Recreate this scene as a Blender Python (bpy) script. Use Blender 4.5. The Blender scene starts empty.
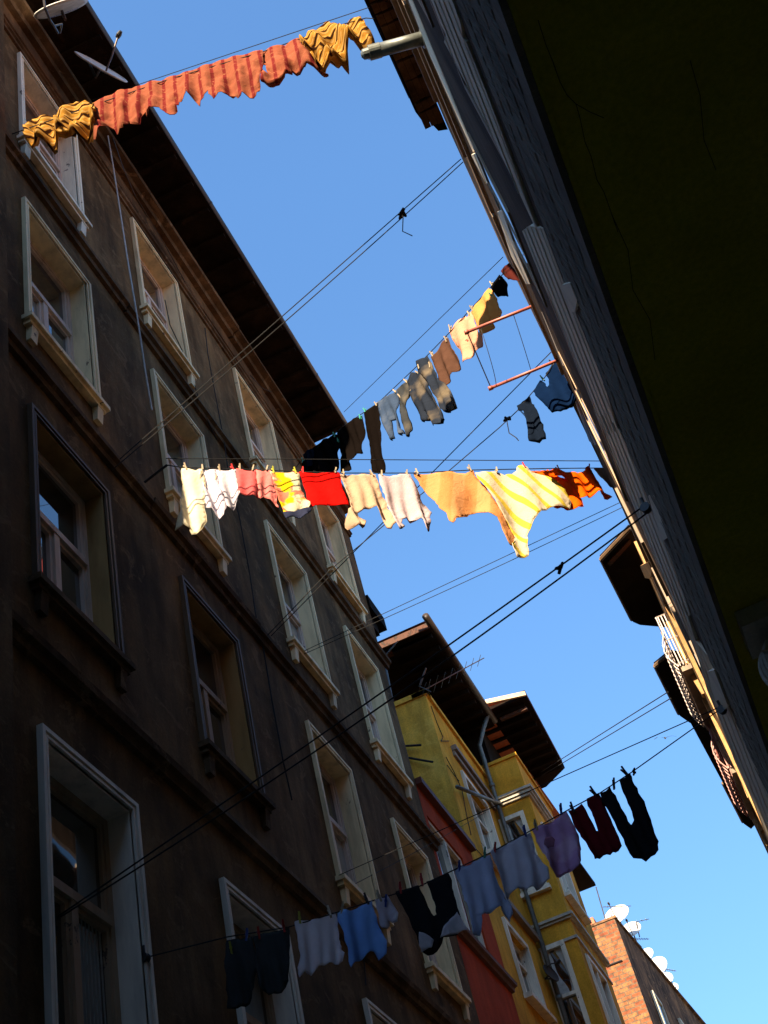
import bpy, math, random
from mathutils import Vector, Matrix, noise
from mathutils.geometry import delaunay_2d_cdt

random.seed(7)
COL = bpy.context.scene.collection
SC = bpy.context.scene

# ------------------------------------------------------------------ camera model
# the camera stands 1.6 m above the street; origin = camera position
F_PX = 1297.66
CR = Vector((0.90337347, 0.37514671, -0.20780114)); 
EL, AZ, RO = math.radians(43.49659), math.radians(-10.922867), math.radians(-16.646029)
_f = Vector((math.sin(AZ)*math.cos(EL), math.cos(AZ)*math.cos(EL), math.sin(EL)))
_r = _f.cross(Vector((0, 0, 1))).normalized()
_u = _r.cross(_f)
R_ = math.cos(RO)*_r + math.sin(RO)*_u
U_ = -math.sin(RO)*_r + math.cos(RO)*_u
G = -1.6                                   # ground level

def ray(x, y):
    return (_f*F_PX + R_*(x-384) - U_*(y-512)).normalized()
def at(x, y, axis, val):
    v = ray(x, y); return v*(val/v[axis])
def at_x(x, y, X): return at(x, y, 0, X)
def at_y(x, y, Y): return at(x, y, 1, Y)
def at_z(x, y, Z): return at(x, y, 2, Z)

# ------------------------------------------------------------------ materials
def mat(name): 
    m = bpy.data.materials.new(name); m.use_nodes = True
    nt = m.node_tree; b = nt.nodes['Principled BSDF']
    return m, nt, b
def N(nt, t, **kw):
    n = nt.nodes.new(t)
    for k, v in kw.items():
        if k in n.inputs: n.inputs[k].default_value = v
        else: setattr(n, k, v)
    return n
def ramp(nt, stops):
    n = nt.nodes.new('ShaderNodeValToRGB'); e = n.color_ramp.elements
    e[0].position, e[0].color = stops[0][0], (*stops[0][1], 1)
    e[1].position, e[1].color = stops[-1][0], (*stops[-1][1], 1)
    for p, c in stops[1:-1]:
        q = e.new(p); q.color = (*c, 1)
    return n
def coords(nt, scale=(1, 1, 1), kind='geo', rot=(0, 0, 0)):
    if kind == 'geo':
        g = nt.nodes.new('ShaderNodeNewGeometry'); o = g.outputs['Position']
    else:
        g = nt.nodes.new('ShaderNodeTexCoord'); o = g.outputs['UV' if kind == 'uv' else 'Object']
    mp = nt.nodes.new('ShaderNodeMapping'); mp.inputs['Scale'].default_value = scale
    mp.inputs['Rotation'].default_value = rot
    nt.links.new(o, mp.inputs['Vector']); return mp.outputs['Vector']
def mixc(nt, fac, a, b, mode='MIX'):
    n = nt.nodes.new('ShaderNodeMix'); n.data_type = 'RGBA'; n.blend_type = mode
    for s, v in ((0, fac), (6, a), (7, b)):
        if isinstance(v, (int, float)): n.inputs[s].default_value = v
        elif isinstance(v, tuple): n.inputs[s].default_value = (*v, 1)
        else: nt.links.new(v, n.inputs[s])
    return n.outputs[2]
def bump(nt, b, h, strength=.4, dist=.02):
    n = nt.nodes.new('ShaderNodeBump'); n.inputs['Strength'].default_value = strength
    n.inputs['Distance'].default_value = dist
    nt.links.new(h, n.inputs['Height']); nt.links.new(n.outputs['Normal'], b.inputs['Normal'])

def stucco(name, c, dark, light, streak=.6, rough=.9, bumpd=.012, patch=1.0, cs=(1, 1, 1)):
    """old render: cloudy tone, vertical runs of dirt, fine grain"""
    m, nt, b = mat(name); L = nt.links
    n1 = N(nt, 'ShaderNodeTexNoise', Scale=.9, Detail=8.0, Roughness=.62); L.new(coords(nt, cs), n1.inputs['Vector'])
    n2 = N(nt, 'ShaderNodeTexNoise', Scale=1.0, Detail=9.0, Roughness=.6); L.new(coords(nt, (4, 4, .9)), n2.inputs['Vector'])
    n3 = N(nt, 'ShaderNodeTexNoise', Scale=38.0, Detail=5.0, Roughness=.7); L.new(coords(nt, cs), n3.inputs['Vector'])
    n4 = N(nt, 'ShaderNodeTexNoise', Scale=2.6, Detail=10.0, Roughness=.7, Distortion=.8); L.new(coords(nt, (cs[0], cs[1], 1.4*cs[2])), n4.inputs['Vector'])
    r1 = ramp(nt, [(.3, dark), (.5, c), (.72, light)]); L.new(n1.outputs[0], r1.inputs[0])
    r2 = ramp(nt, [(.36, (.30, .28, .25)), (.54, (1, 1, 1)), (.66, (1.5, 1.4, 1.2)), (.78, (2.1, 1.9, 1.5))]); L.new(n2.outputs[0], r2.inputs[0])
    c1 = mixc(nt, streak, r1.outputs[0], r2.outputs[0], 'MULTIPLY')
    r4 = ramp(nt, [(.56, (0, 0, 0)), (.6, (1, 1, 1))]); L.new(n4.outputs[0], r4.inputs[0])
    mm = nt.nodes.new('ShaderNodeMath'); mm.operation = 'MULTIPLY'; mm.inputs[1].default_value = .55*patch
    L.new(r4.outputs[0], mm.inputs[0])
    c2 = mixc(nt, mm.outputs[0], c1, light)
    r3 = ramp(nt, [(.3, (.72, .72, .72)), (.7, (1.15, 1.15, 1.15))]); L.new(n3.outputs[0], r3.inputs[0])
    c3 = mixc(nt, .8, c2, r3.outputs[0], 'MULTIPLY')
    L.new(c3, b.inputs['Base Color']); b.inputs['Roughness'].default_value = rough
    b.inputs['Specular IOR Level'].default_value = .06
    ad = nt.nodes.new('ShaderNodeMath'); ad.operation = 'MULTIPLY_ADD'; ad.inputs[1].default_value = .35
    L.new(n3.outputs[0], ad.inputs[0]); L.new(n4.outputs[0], ad.inputs[2])
    bump(nt, b, ad.outputs[0], .6, bumpd)
    return m

def paint(name, c, under=(.12, .09, .07), peel=.62, dirt=.5, rough=.6, scale=6.0):
    """painted wood or plaster, flaking in places, dirt in runs"""
    m, nt, b = mat(name); L = nt.links
    n1 = N(nt, 'ShaderNodeTexNoise', Scale=scale, Detail=9.0, Roughness=.65, Distortion=.5); L.new(coords(nt, (1, 1, .8)), n1.inputs['Vector'])
    n2 = N(nt, 'ShaderNodeTexNoise', Scale=1.6, Detail=7.0, Roughness=.6); L.new(coords(nt, (4, 4, .7)), n2.inputs['Vector'])
    r2 = ramp(nt, [(.3, tuple(v*(1-dirt*.75) for v in c)), (.55, c), (.8, tuple(min(1, v*1.12) for v in c))]); L.new(n2.outputs[0], r2.inputs[0])
    r1 = ramp(nt, [(peel, (0, 0, 0)), (peel+.02, (1, 1, 1))]); L.new(n1.outputs[0], r1.inputs[0])
    L.new(mixc(nt, r1.outputs[0], r2.outputs[0], under), b.inputs['Base Color'])
    b.inputs['Roughness'].default_value = rough; b.inputs['Specular IOR Level'].default_value = .15
    inv = nt.nodes.new('ShaderNodeMath'); inv.operation = 'SUBTRACT'; inv.inputs[0].default_value = 1.0
    L.new(r1.outputs[0], inv.inputs[1]); bump(nt, b, inv.outputs[0], .5, .004)
    return m

def metal(name, c, rough=.5, rust=.0, metallic=.3):
    m, nt, b = mat(name); L = nt.links
    n = N(nt, 'ShaderNodeTexNoise', Scale=9.0, Detail=8.0, Roughness=.7); L.new(coords(nt), n.inputs['Vector'])
    r = ramp(nt, [(.35, tuple(v*.6 for v in c)), (.55, c), (.62+.1*(1-rust), c), (.8, (.14, .06, .03) if rust else tuple(min(1, v*1.2) for v in c))])
    L.new(n.outputs[0], r.inputs[0]); L.new(r.outputs[0], b.inputs['Base Color'])
    b.inputs['Roughness'].default_value = rough; b.inputs['Metallic'].default_value = metallic
    bump(nt, b, n.outputs[0], .2, .003)
    return m

def glass(name, c=(.012, .014, .016), rough=.02):
    m, nt, b = mat(name); L = nt.links
    b.inputs['Base Color'].default_value = (*c, 1); b.inputs['Roughness'].default_value = rough
    b.inputs['IOR'].default_value = 2.9; b.inputs['Specular IOR Level'].default_value = .5
    n = N(nt, 'ShaderNodeTexNoise', Scale=1.6, Detail=1.0); L.new(coords(nt), n.inputs['Vector'])
    bump(nt, b, n.outputs[0], .25, .012)
    return m

def cloth(name, c, c2=None, pattern=None, trans=.28, extra=None):
    m, nt, b = mat(name); L = nt.links
    uv = coords(nt, kind='uv')
    n = N(nt, 'ShaderNodeTexNoise', Scale=7.0, Detail=6.0, Roughness=.6); L.new(uv, n.inputs['Vector'])
    r = ramp(nt, [(.3, tuple(v*.9 for v in c)), (.7, tuple(min(1, v*1.05) for v in c))]); L.new(n.outputs[0], r.inputs[0])
    colr = r.outputs[0]
    if pattern:
        k, sc, rotz, lo, hi = pattern
        v = coords(nt, (1, 1, 1), 'uv', (0, 0, rotz))
        if k == 'stripe':
            w = N(nt, 'ShaderNodeTexWave', Scale=sc, Distortion=.6, Detail=1.0); L.new(v, w.inputs['Vector'])
            f = ramp(nt, [(lo, (0, 0, 0)), (hi, (1, 1, 1))]); L.new(w.outputs['Fac'], f.inputs[0])
        elif k == 'spots':
            w = N(nt, 'ShaderNodeTexVoronoi', Scale=sc); L.new(v, w.inputs['Vector'])
            f = ramp(nt, [(lo, (1, 1, 1)), (hi, (0, 0, 0))]); L.new(w.outputs['Distance'], f.inputs[0])
        else:
            w = N(nt, 'ShaderNodeTexNoise', Scale=sc, Detail=3.0); L.new(v, w.inputs['Vector'])
            f = ramp(nt, [(lo, (0, 0, 0)), (hi, (1, 1, 1))]); L.new(w.outputs[0], f.inputs[0])
        colr = mixc(nt, f.outputs[0], colr, c2)
    if extra:
        k, sc, rotz, lo, hi, c3 = extra
        v = coords(nt, (1, 1, 1), 'uv', (0, 0, rotz))
        if k == 'stripe':
            w = N(nt, 'ShaderNodeTexWave', Scale=sc, Distortion=.4); src = w.outputs['Fac']
        elif k == 'spots':
            w = N(nt, 'ShaderNodeTexVoronoi', Scale=sc); src = w.outputs['Distance']
        else:
            w = N(nt, 'ShaderNodeTexNoise', Scale=sc, Detail=3.0); src = w.outputs[0]
        L.new(v, w.inputs['Vector'])
        f = ramp(nt, [(lo, (0, 0, 0)), (hi, (1, 1, 1))]); L.new(src, f.inputs[0])
        colr = mixc(nt, f.outputs[0], colr, c3)
    L.new(colr, b.inputs['Base Color']); b.inputs['Roughness'].default_value = .92
    b.inputs['Specular IOR Level'].default_value = 0.0
    wv = N(nt, 'ShaderNodeTexNoise', Scale=9.0, Detail=5.0, Roughness=.55, Distortion=1.6); L.new(uv, wv.inputs['Vector'])
    bump(nt, b, wv.outputs[0], .5, .018)
    tr = nt.nodes.new('ShaderNodeBsdfTranslucent'); L.new(colr, tr.inputs['Color'])
    mx = nt.nodes.new('ShaderNodeMixShader'); mx.inputs[0].default_value = trans
    out = nt.nodes['Material Output']
    L.new(b.outputs[0], mx.inputs[1]); L.new(tr.outputs[0], mx.inputs[2]); L.new(mx.outputs[0], out.inputs['Surface'])
    return m

def brickmat(name):
    m, nt, b = mat(name); L = nt.links
    g = nt.nodes.new('ShaderNodeNewGeometry'); sp = nt.nodes.new('ShaderNodeSeparateXYZ'); L.new(g.outputs['Position'], sp.inputs[0])
    ad = nt.nodes.new('ShaderNodeMath'); ad.operation = 'ADD'; L.new(sp.outputs[0], ad.inputs[0]); L.new(sp.outputs[1], ad.inputs[1])
    cb = nt.nodes.new('ShaderNodeCombineXYZ'); L.new(ad.outputs[0], cb.inputs[0]); L.new(sp.outputs[2], cb.inputs[1])
    br = nt.nodes.new('ShaderNodeTexBrick'); L.new(cb.outputs[0], br.inputs['Vector'])
    br.inputs['Scale'].default_value = 1.0; br.inputs['Brick Width'].default_value = .28; br.inputs['Row Height'].default_value = .12
    br.inputs['Mortar Size'].default_value = .02; br.inputs['Mortar'].default_value = (.12, .08, .05, 1)
    br.inputs['Color1'].default_value = (.19, .052, .02, 1); br.inputs['Color2'].default_value = (.30, .13, .05, 1); br.inputs['Bias'].default_value = -.1
    n = N(nt, 'ShaderNodeTexNoise', Scale=6.5, Detail=9.0, Roughness=.78); L.new(coords(nt), n.inputs['Vector'])
    r = ramp(nt, [(.34, (.35, .3, .28)), (.5, (.95, .88, .8)), (.66, (1.7, 1.5, 1.15))]); L.new(n.outputs[0], r.inputs[0])
    L.new(mixc(nt, .9, br.outputs['Color'], r.outputs[0], 'MULTIPLY'), b.inputs['Base Color'])
    b.inputs['Roughness'].default_value = .95
    bump(nt, b, n.outputs[0], .8, .04)
    return m

def flat(name, c, rough=.6):
    m, nt, b = mat(name); L = nt.links
    n = N(nt, 'ShaderNodeTexNoise', Scale=14.0, Detail=5.0); L.new(coords(nt), n.inputs['Vector'])
    r = ramp(nt, [(.3, tuple(v*.75 for v in c)), (.7, tuple(min(1, v*1.15) for v in c))]); L.new(n.outputs[0], r.inputs[0])
    L.new(r.outputs[0], b.inputs['Base Color']); b.inputs['Roughness'].default_value = rough
    return m

M = {}
M['brown'] = stucco('brown_stucco', (.125, .073, .031), (.062, .038, .018), (.215, .135, .066), streak=.55)
M['brown_trim'] = stucco('brown_trim', (.088, .055, .031), (.05, .03, .017), (.19, .125, .075), streak=.5, patch=1.2)
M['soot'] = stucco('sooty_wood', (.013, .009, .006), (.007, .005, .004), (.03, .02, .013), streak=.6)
M['rust_plaster'] = stucco('rusty_frieze', (.11, .06, .03), (.05, .03, .018), (.2, .11, .05))
M['gutter'] = metal('weathered_gutter', (.045, .03, .022), .55, .4, .2)
M['cream'] = paint('cream_paint', (.84, .68, .40), peel=.66)
M['drape'] = flat('grey_drape', (.34, .32, .28), .9)
M['white'] = paint('dull_white_paint', (.80, .72, .55), peel=.64)
M['greyw'] = paint('grey_white_paint', (.80, .72, .60), peel=.7)
M['yreveal'] = paint('ochre_reveal_paint', (.38, .24, .09), peel=.68)
M['browntrim2'] = paint('brown_surround_paint', (.13, .08, .045), peel=.7)
M['frame_pink'] = paint('pale_frame_paint', (.66, .52, .42), peel=.72)
M['frame_brown'] = paint('brown_frame_paint', (.40, .28, .18), peel=.66)
M['glass'] = glass('window_glass')
M['glassc'] = glass('curtained_window_glass', (.30, .28, .24), .03)
M['curtain'] = flat('curtain_lace', (.45, .43, .38), .9)
M['red'] = stucco('brick_red_render', (.42, .06, .018), (.32, .045, .015), (.5, .08, .025), streak=.3, patch=.3)
M['redtrim'] = paint('dark_red_trim', (.13, .035, .02), peel=.75)
M['yellow'] = stucco('ochre_render', (.66, .335, .035), (.46, .22, .025), (.76, .42, .06), streak=.35, patch=.35)
M['yellow_side'] = stucco('blotchy_yellow_render', (.72, .39, .055), (.46, .26, .05), (.82, .50, .10), streak=.45, patch=.9)
M['mould'] = paint('cream_moulding', (.46, .42, .33), peel=.7)
M['browning'] = paint('faded_brown_moulding', (.24, .18, .13), peel=.66)
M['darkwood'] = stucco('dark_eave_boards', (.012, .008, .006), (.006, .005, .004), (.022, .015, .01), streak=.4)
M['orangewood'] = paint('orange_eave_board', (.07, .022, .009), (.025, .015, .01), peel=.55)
M['tin'] = metal('eave_tin_edge', (.55, .40, .25), .5, .3, .2)
M['brick'] = brickmat('rough_brick')
M['brickshade'] = stucco('shaded_side_brown', (.11, .062, .04), (.05, .03, .022), (.22, .12, .065), streak=.8, patch=1.5)  # brick house's street side: its shade is put into this darker colour
M['tile'] = flat('red_roof_tile', (.42, .13, .06), .8)
M['olive'] = stucco('olive_soffit', (.62, .50, .04), (.56, .44, .035), (.68, .54, .06), streak=.15, patch=.1)
M['rough'] = stucco('rough_grey_plaster', (.24, .20, .155), (.17, .14, .11), (.31, .265, .21), streak=0, bumpd=.02, cs=(1, 3.2, .3))
M['stripwhite'] = paint('weathered_white_hood', (.88, .76, .56), peel=.72, dirt=.25)
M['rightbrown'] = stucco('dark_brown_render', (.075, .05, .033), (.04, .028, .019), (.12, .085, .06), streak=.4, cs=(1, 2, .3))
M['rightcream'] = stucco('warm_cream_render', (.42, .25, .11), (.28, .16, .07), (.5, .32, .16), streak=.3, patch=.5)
M['pipe'] = metal('grey_vent_pipe', (.13, .145, .135), .45, 0, .25)
M['redpole'] = metal('red_painted_pole', (.36, .10, .07), .5, .3, .1)
M['iron'] = metal('painted_ironwork', (.34, .27, .24), .5, .3, .1)
M['ironbrown'] = metal('brown_ironwork', (.28, .10, .08), .5, .3, .1)
M['aerial'] = metal('aerial_metal', (.10, .09, .085), .4, .3, .6)
M['wire'] = flat('dark_wire', (.008, .008, .009), .9)
M['whitewire'] = flat('white_cable', (.45, .43, .40), .6)
M['dish'] = flat('dish_white', (.52, .51, .48), .45)
M['dishblue'] = flat('dish_lettering', (.08, .10, .32), .5)
M['black'] = flat('black_plastic', (.02, .02, .02), .5)
M['carved'] = stucco('carved_stone', (.80, .72, .60), (.45, .4, .33), (.75, .68, .56), streak=.2, patch=.3)
M['asphalt'] = stucco('asphalt', (.30, .26, .19), (.22, .19, .14), (.38, .33, .25), streak=.0, patch=.4)
M['paving'] = stucco('pavement', (.32, .29, .25), (.22, .2, .17), (.4, .37, .32), streak=.0, patch=.4)
M['lneigh'] = stucco('neighbour_render', (.16, .13, .1), (.09, .075, .06), (.22, .19, .15))
M['bird'] = flat('gull_feathers', (.02, .021, .023), 1.0)

# ------------------------------------------------------------------ objects
def props(o, label=None, cat=None, group=None, kind=None):
    if label: o['label'] = label
    if cat: o['category'] = cat
    if group: o['group'] = group
    if kind: o['kind'] = kind
    return o
def thing(name, loc, label, cat, group=None):
    o = bpy.data.objects.new(name, None); COL.objects.link(o)
    o.location = loc; o.empty_display_size = .3
    return props(o, label, cat, group)
def wloc(o):
    v = Vector((0, 0, 0))
    while o is not None:
        v += Vector(o.location); o = o.parent
    return v

class MB:
    def __init__(s): s.v = []; s.f = []; s.m = []; s.uv = None
    def add(s, vs, fs, mi=0):
        b = len(s.v); s.v += [Vector(v) for v in vs]
        for f in fs: s.f.append([b+i for i in f]); s.m.append(mi)
        return s
    def box(s, x0, x1, y0, y1, z0, z1, mi=0):
        x0, x1 = sorted((x0, x1)); y0, y1 = sorted((y0, y1)); z0, z1 = sorted((z0, z1))
        return s.add([(x, y, z) for z in (z0, z1) for y in (y0, y1) for x in (x0, x1)],
              [(0, 2, 3, 1), (4, 5, 7, 6), (0, 1, 5, 4), (2, 6, 7, 3), (0, 4, 6, 2), (1, 3, 7, 5)], mi)
    def prism(s, poly, z0, z1, mi=0):
        """plan polygon [(x,y)] extruded in z"""
        a = sum(poly[i][0]*poly[(i+1) % len(poly)][1]-poly[(i+1) % len(poly)][0]*poly[i][1] for i in range(len(poly)))
        if a < 0: poly = poly[::-1]
        n = len(poly)
        vs = [(p[0], p[1], z0) for p in poly]+[(p[0], p[1], z1) for p in poly]
        fs = [tuple(range(n-1, -1, -1)), tuple(range(n, 2*n))]+[(i, (i+1) % n, n+(i+1) % n, n+i) for i in range(n)]
        return s.add(vs, fs, mi)
    def hull(s, bottom, top, mi=0):
        n = len(bottom)
        return s.add(list(bottom)+list(top), [tuple(range(n-1, -1, -1)), tuple(range(n, 2*n))]+[(i, (i+1) % n, n+(i+1) % n, n+i) for i in range(n)], mi)
    def tube(s, pts, r, n=8, mi=0, caps=True):
        pts = [Vector(p) for p in pts]; rs = r if isinstance(r, (list, tuple)) else [r]*len(pts)
        d0 = (pts[1]-pts[0]).normalized(); up = Vector((0, 0, 1)) if abs(d0.z) < .9 else Vector((1, 0, 0))
        a = d0.cross(up).normalized(); vs = []
        for i, p in enumerate(pts):
            d = (pts[min(i+1, len(pts)-1)]-pts[max(i-1, 0)]).normalized()
            a = (a-d*a.dot(d)).normalized(); b = d.cross(a)
            for k in range(n):
                t = 2*math.pi*k/n; vs.append(p+(a*math.cos(t)+b*math.sin(t))*rs[i])
        fs = []
        for i in range(len(pts)-1):
            for k in range(n):
                fs.append((i*n+k, i*n+(k+1) % n, (i+1)*n+(k+1) % n, (i+1)*n+k))
        if caps:
            fs.append(tuple(range(n-1, -1, -1))); fs.append(tuple(range((len(pts)-1)*n, len(pts)*n)))
        return s.add(vs, fs, mi)
    def ring_frame(s, X0, X1, y0, y1, z0, z1, w, mi=0, wb=None, axis=0):
        """rectangular frame in the Y-Z plane (axis 0) or X-Z plane (axis 1) between depths X0..X1"""
        wb = w if wb is None else wb
        B = (lambda a, b, c, d, e, f: s.box(a, b, c, d, e, f, mi)) if axis == 0 else (lambda a, b, c, d, e, f: s.box(c, d, a, b, e, f, mi))
        B(X0, X1, y0, y0+w, z0, z1); B(X0, X1, y1-w, y1, z0, z1)
        B(X0, X1, y0+w, y1-w, z1-w, z1)
        if wb > 0: B(X0, X1, y0+w, y1-w, z0, z0+wb)
        return s
    def build(s, name, m, parent=None, smooth=False, label=None, cat=None, group=None, kind=None):
        if parent is not None: org = wloc(parent)
        elif kind == 'structure': org = Vector((0, 0, 0))
        else:
            xs = [v.x for v in s.v]; ys = [v.y for v in s.v]; zs = [v.z for v in s.v]
            org = Vector(((min(xs)+max(xs))/2, (min(ys)+max(ys))/2, min(zs)))
        me = bpy.data.meshes.new(name)
        me.from_pydata([tuple(v-org) for v in s.v], [], s.f)
        for mm in (m if isinstance(m, (list, tuple)) else [m]): me.materials.append(mm)
        for p, mi in zip(me.polygons, s.m): p.material_index = mi; p.use_smooth = smooth
        if s.uv:
            ul = me.uv_layers.new(name='UVMap')
            for lp in me.loops: ul.data[lp.index].uv = s.uv[lp.vertex_index]
        me.update()
        o = bpy.data.objects.new(name, me); COL.objects.link(o)
        if parent is not None: o.parent = parent
        else: o.location = org
        return props(o, label, cat, group, kind)

# ------------------------------------------------------------------ setting
MB().add([(-400, -400, G), (400, -400, G), (400, 400, G), (-400, 400, G)], [(0, 1, 2, 3)]).build('ground', M['asphalt'], kind='structure')
b = MB()
b.box(-3.9, -2.9, -14, 60, G-.1, G+.12); b.box(.62, 1.6, -14, 60, G-.1, G+.12)
b.build('pavement', M['paving'], kind='structure')

# ------------------------------------------------------------------ LEFT: brown building
XW = -3.9
YC = [6.196, 8.828, 11.845, 14.51]; WW = [1.267, 1.254, 1.294, 1.299]
ZT = [15.52, 12.22, 8.89, 5.50]; ZB = [13.44, 10.12, 6.84, 3.22]
Y0B, Y1B = 5.74, 16.45
TOPB = 16.40
def wall_grid(mb, X, ya, yb, za, zb, holes, depth=.5):
    """street wall facing +X with real openings; reveals go back by depth"""
    ys = sorted({ya, yb, *[h[0] for h in holes], *[h[1] for h in holes]})
    zs = sorted({za, zb, *[h[2] for h in holes], *[h[3] for h in holes]})
    for i in range(len(ys)-1):
        for j in range(len(zs)-1):
            cy, cz = (ys[i]+ys[i+1])/2, (zs[j]+zs[j+1])/2
            if any(h[0] < cy < h[1] and h[2] < cz < h[3] for h in holes): continue
            mb.add([(X, ys[i], zs[j]), (X, ys[i+1], zs[j]), (X, ys[i+1], zs[j+1]), (X, ys[i], zs[j+1])], [(0, 1, 2, 3)])
    for (a, c, d, e) in holes:
        Xb = X-depth
        mb.add([(X, a, d), (X, c, d), (X, c, e), (X, a, e), (Xb, a, d), (Xb, c, d), (Xb, c, e), (Xb, a, e)],
               [(0, 4, 5, 1), (1, 5, 6, 2), (2, 6, 7, 3), (3, 7, 4, 0)])
        
brown = thing('brown_building', (-7.5, (Y0B+Y1B)/2, G), 'tall dark brown stucco apartment house with cream windows filling the left side of the photo', 'building')
b = MB(); holes = []
for r in range(4):
    for c in range(4):
        y0 = YC[c]; w = WW[c]
        holes.append((y0+.03, y0+w-.03, ZB[r]+.03, ZT[r]-.03))
wall_grid(b, XW, Y0B, Y1B, G, TOPB, holes)
XB = -12.5
b.add([(XW, Y0B, G), (XB, Y0B, G), (XB, Y0B, TOPB), (XW, Y0B, TOPB)], [(0, 3, 2, 1)])
b.add([(XW, Y1B, G), (XB, Y1B, G), (XB, Y1B, TOPB), (XW, Y1B, TOPB)], [(0, 1, 2, 3)])
b.add([(XB, Y0B, G), (XB, Y1B, G), (XB, Y1B, TOPB), (XB, Y0B, TOPB)], [(0, 3, 2, 1)])
b.add([(XW-.001, Y0B, TOPB), (XW-.001, Y1B, TOPB), (XB, Y1B, TOPB), (XB, Y0B, TOPB)], [(0, 1, 2, 3)])
b.build('wall', M['brown'], brown)
# string courses in slightly shifted lengths
def course(parent, z, h, p, ya, yb, m, name='string_course', step=2.9, jit=.02, X=XW, seed=1):
    rnd = random.Random(seed); mb = MB(); y = ya
    while y < yb-.01:
        y2 = min(yb, y+step*rnd.uniform(.8, 1.2)); 
        if yb-y2 < .6: y2 = yb
        dz = rnd.uniform(-jit, jit); dp = rnd.uniform(-.012, .012)
        g = rnd.uniform(0, .02)
        prof = [(0, 0), (p*.45, h*.05), (p*.55, h*.42), (p*.95, h*.55), (p+dp, h*.9), (p*.6, h*1.02), (0, h*1.15)]
        A = [(X+a, y+g, z+c+dz) for a, c in prof]; B = [(X+a, y2, z+c+dz) for a, c in prof]
        n = len(prof)
        mb.add(A+B, [tuple(range(n)), tuple(range(2*n-1, n-1, -1))]+[(i, n+i, n+(i+1) % n, (i+1) % n) for i in range(n)])
        y = y2
    return mb.build(name, m, parent)
course(brown, 12.72, .17, .105, Y0B-.05, Y1B+.12, M['brown_trim'], seed=3)
course(brown, 9.36, .17, .105, Y0B-.05, Y1B+.12, M['brown_trim'], seed=4)
course(brown, 6.02, .17, .105, Y0B-.05, Y1B+.12, M['brown_trim'], seed=5)
course(brown, 2.55, .17, .105, Y0B-.05, Y1B+.12, M['brown_trim'], seed=6)
course(brown, 15.66, .10, .07, Y0B, Y1B, M['brown_trim'], name='moulding', seed=8, jit=.004)
course(brown, 15.88, .07, .05, Y0B, Y1B, M['brown_trim'], name='moulding', seed=9, jit=.004)
b = MB(); b.box(XW+.002, XW+.03, Y0B, Y1B-.02, 16.0, 16.30); b.build('frieze', M['rust_plaster'], brown)
course(brown, 16.30, .16, .24, Y0B-.1, Y1B+.05, M['brown_trim'], name='cornice', seed=10, jit=.01)
b = MB(); b.box(XW+.001, XW+.13, 5.56, 5.735, G, 16.29); b.box(XW-.3, XW, 5.56, 5.735, G, 16.29); b.build('corner_shade_strip', M['brown'], brown)  # strip added at the near corner to keep grazing sun off the window jambs
# eave: boards, rafters, gutter, roof
GY0, GY1 = 5.3, 15.1
b = MB(); b.box(-3.12, XW-.2, GY0, GY1, 16.86, 16.92)
yy = GY0+.2
while yy < GY1: b.box(-3.16, XW+.02, yy, yy+.07, 16.80, 16.859); yy += .5
yy = XW+.1
b.build('eave', M['soot'], brown)
b = MB(); pts = []; n = 9
for i in range(n):
    t = math.pi*i/(n-1); pts.append((-3.17+.085*math.cos(t), 16.98-.085*math.sin(t)))
vs = [(x, GY0, z) for x, z in pts]+[(x, GY1+.02, z) for x, z in pts]
b.add(vs, [(i, i+1, n+i+1, n+i) for i in range(n-1)]+[tuple(range(n)), tuple(range(2*n-1, n-1, -1))])
yy = GY0+.9
while yy < GY1:
    b.add([(x+(-.006 if x < -3.17 else .006), yy, z-.006) for x, z in pts]+[(x+(-.006 if x < -3.17 else .006), yy+.04, z-.006) for x, z in pts], [(i, i+1, n+i+1, n+i) for i in range(n-1)])
    yy += 1.9
b.build('gutter', M['gutter'], brown, smooth=True)
b = MB(); rz = 18.7
b.add([(-3.14, GY0, 17.0), (-3.14, GY1, 17.0), (-8.2, GY1-2, rz), (-8.2, GY0+2.5, rz), (-13, GY0, 17.0), (-13, GY1, 17.0)],
      [(0, 1, 2, 3), (3, 2, 5, 4), (1, 5, 2), (0, 3, 4)])
b.build('roof', M['tile'], brown)
# short slab of cornice left on the far gable
b = MB(); b.box(-4.5, -3.86, Y1B+.002, Y1B+.75, 14.0, 14.28); b.box(-4.4, -3.95, Y1B+.004, Y1B+.5, 13.75, 13.998)
b.build('gable_ledge', M['soot'], brown)

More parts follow.
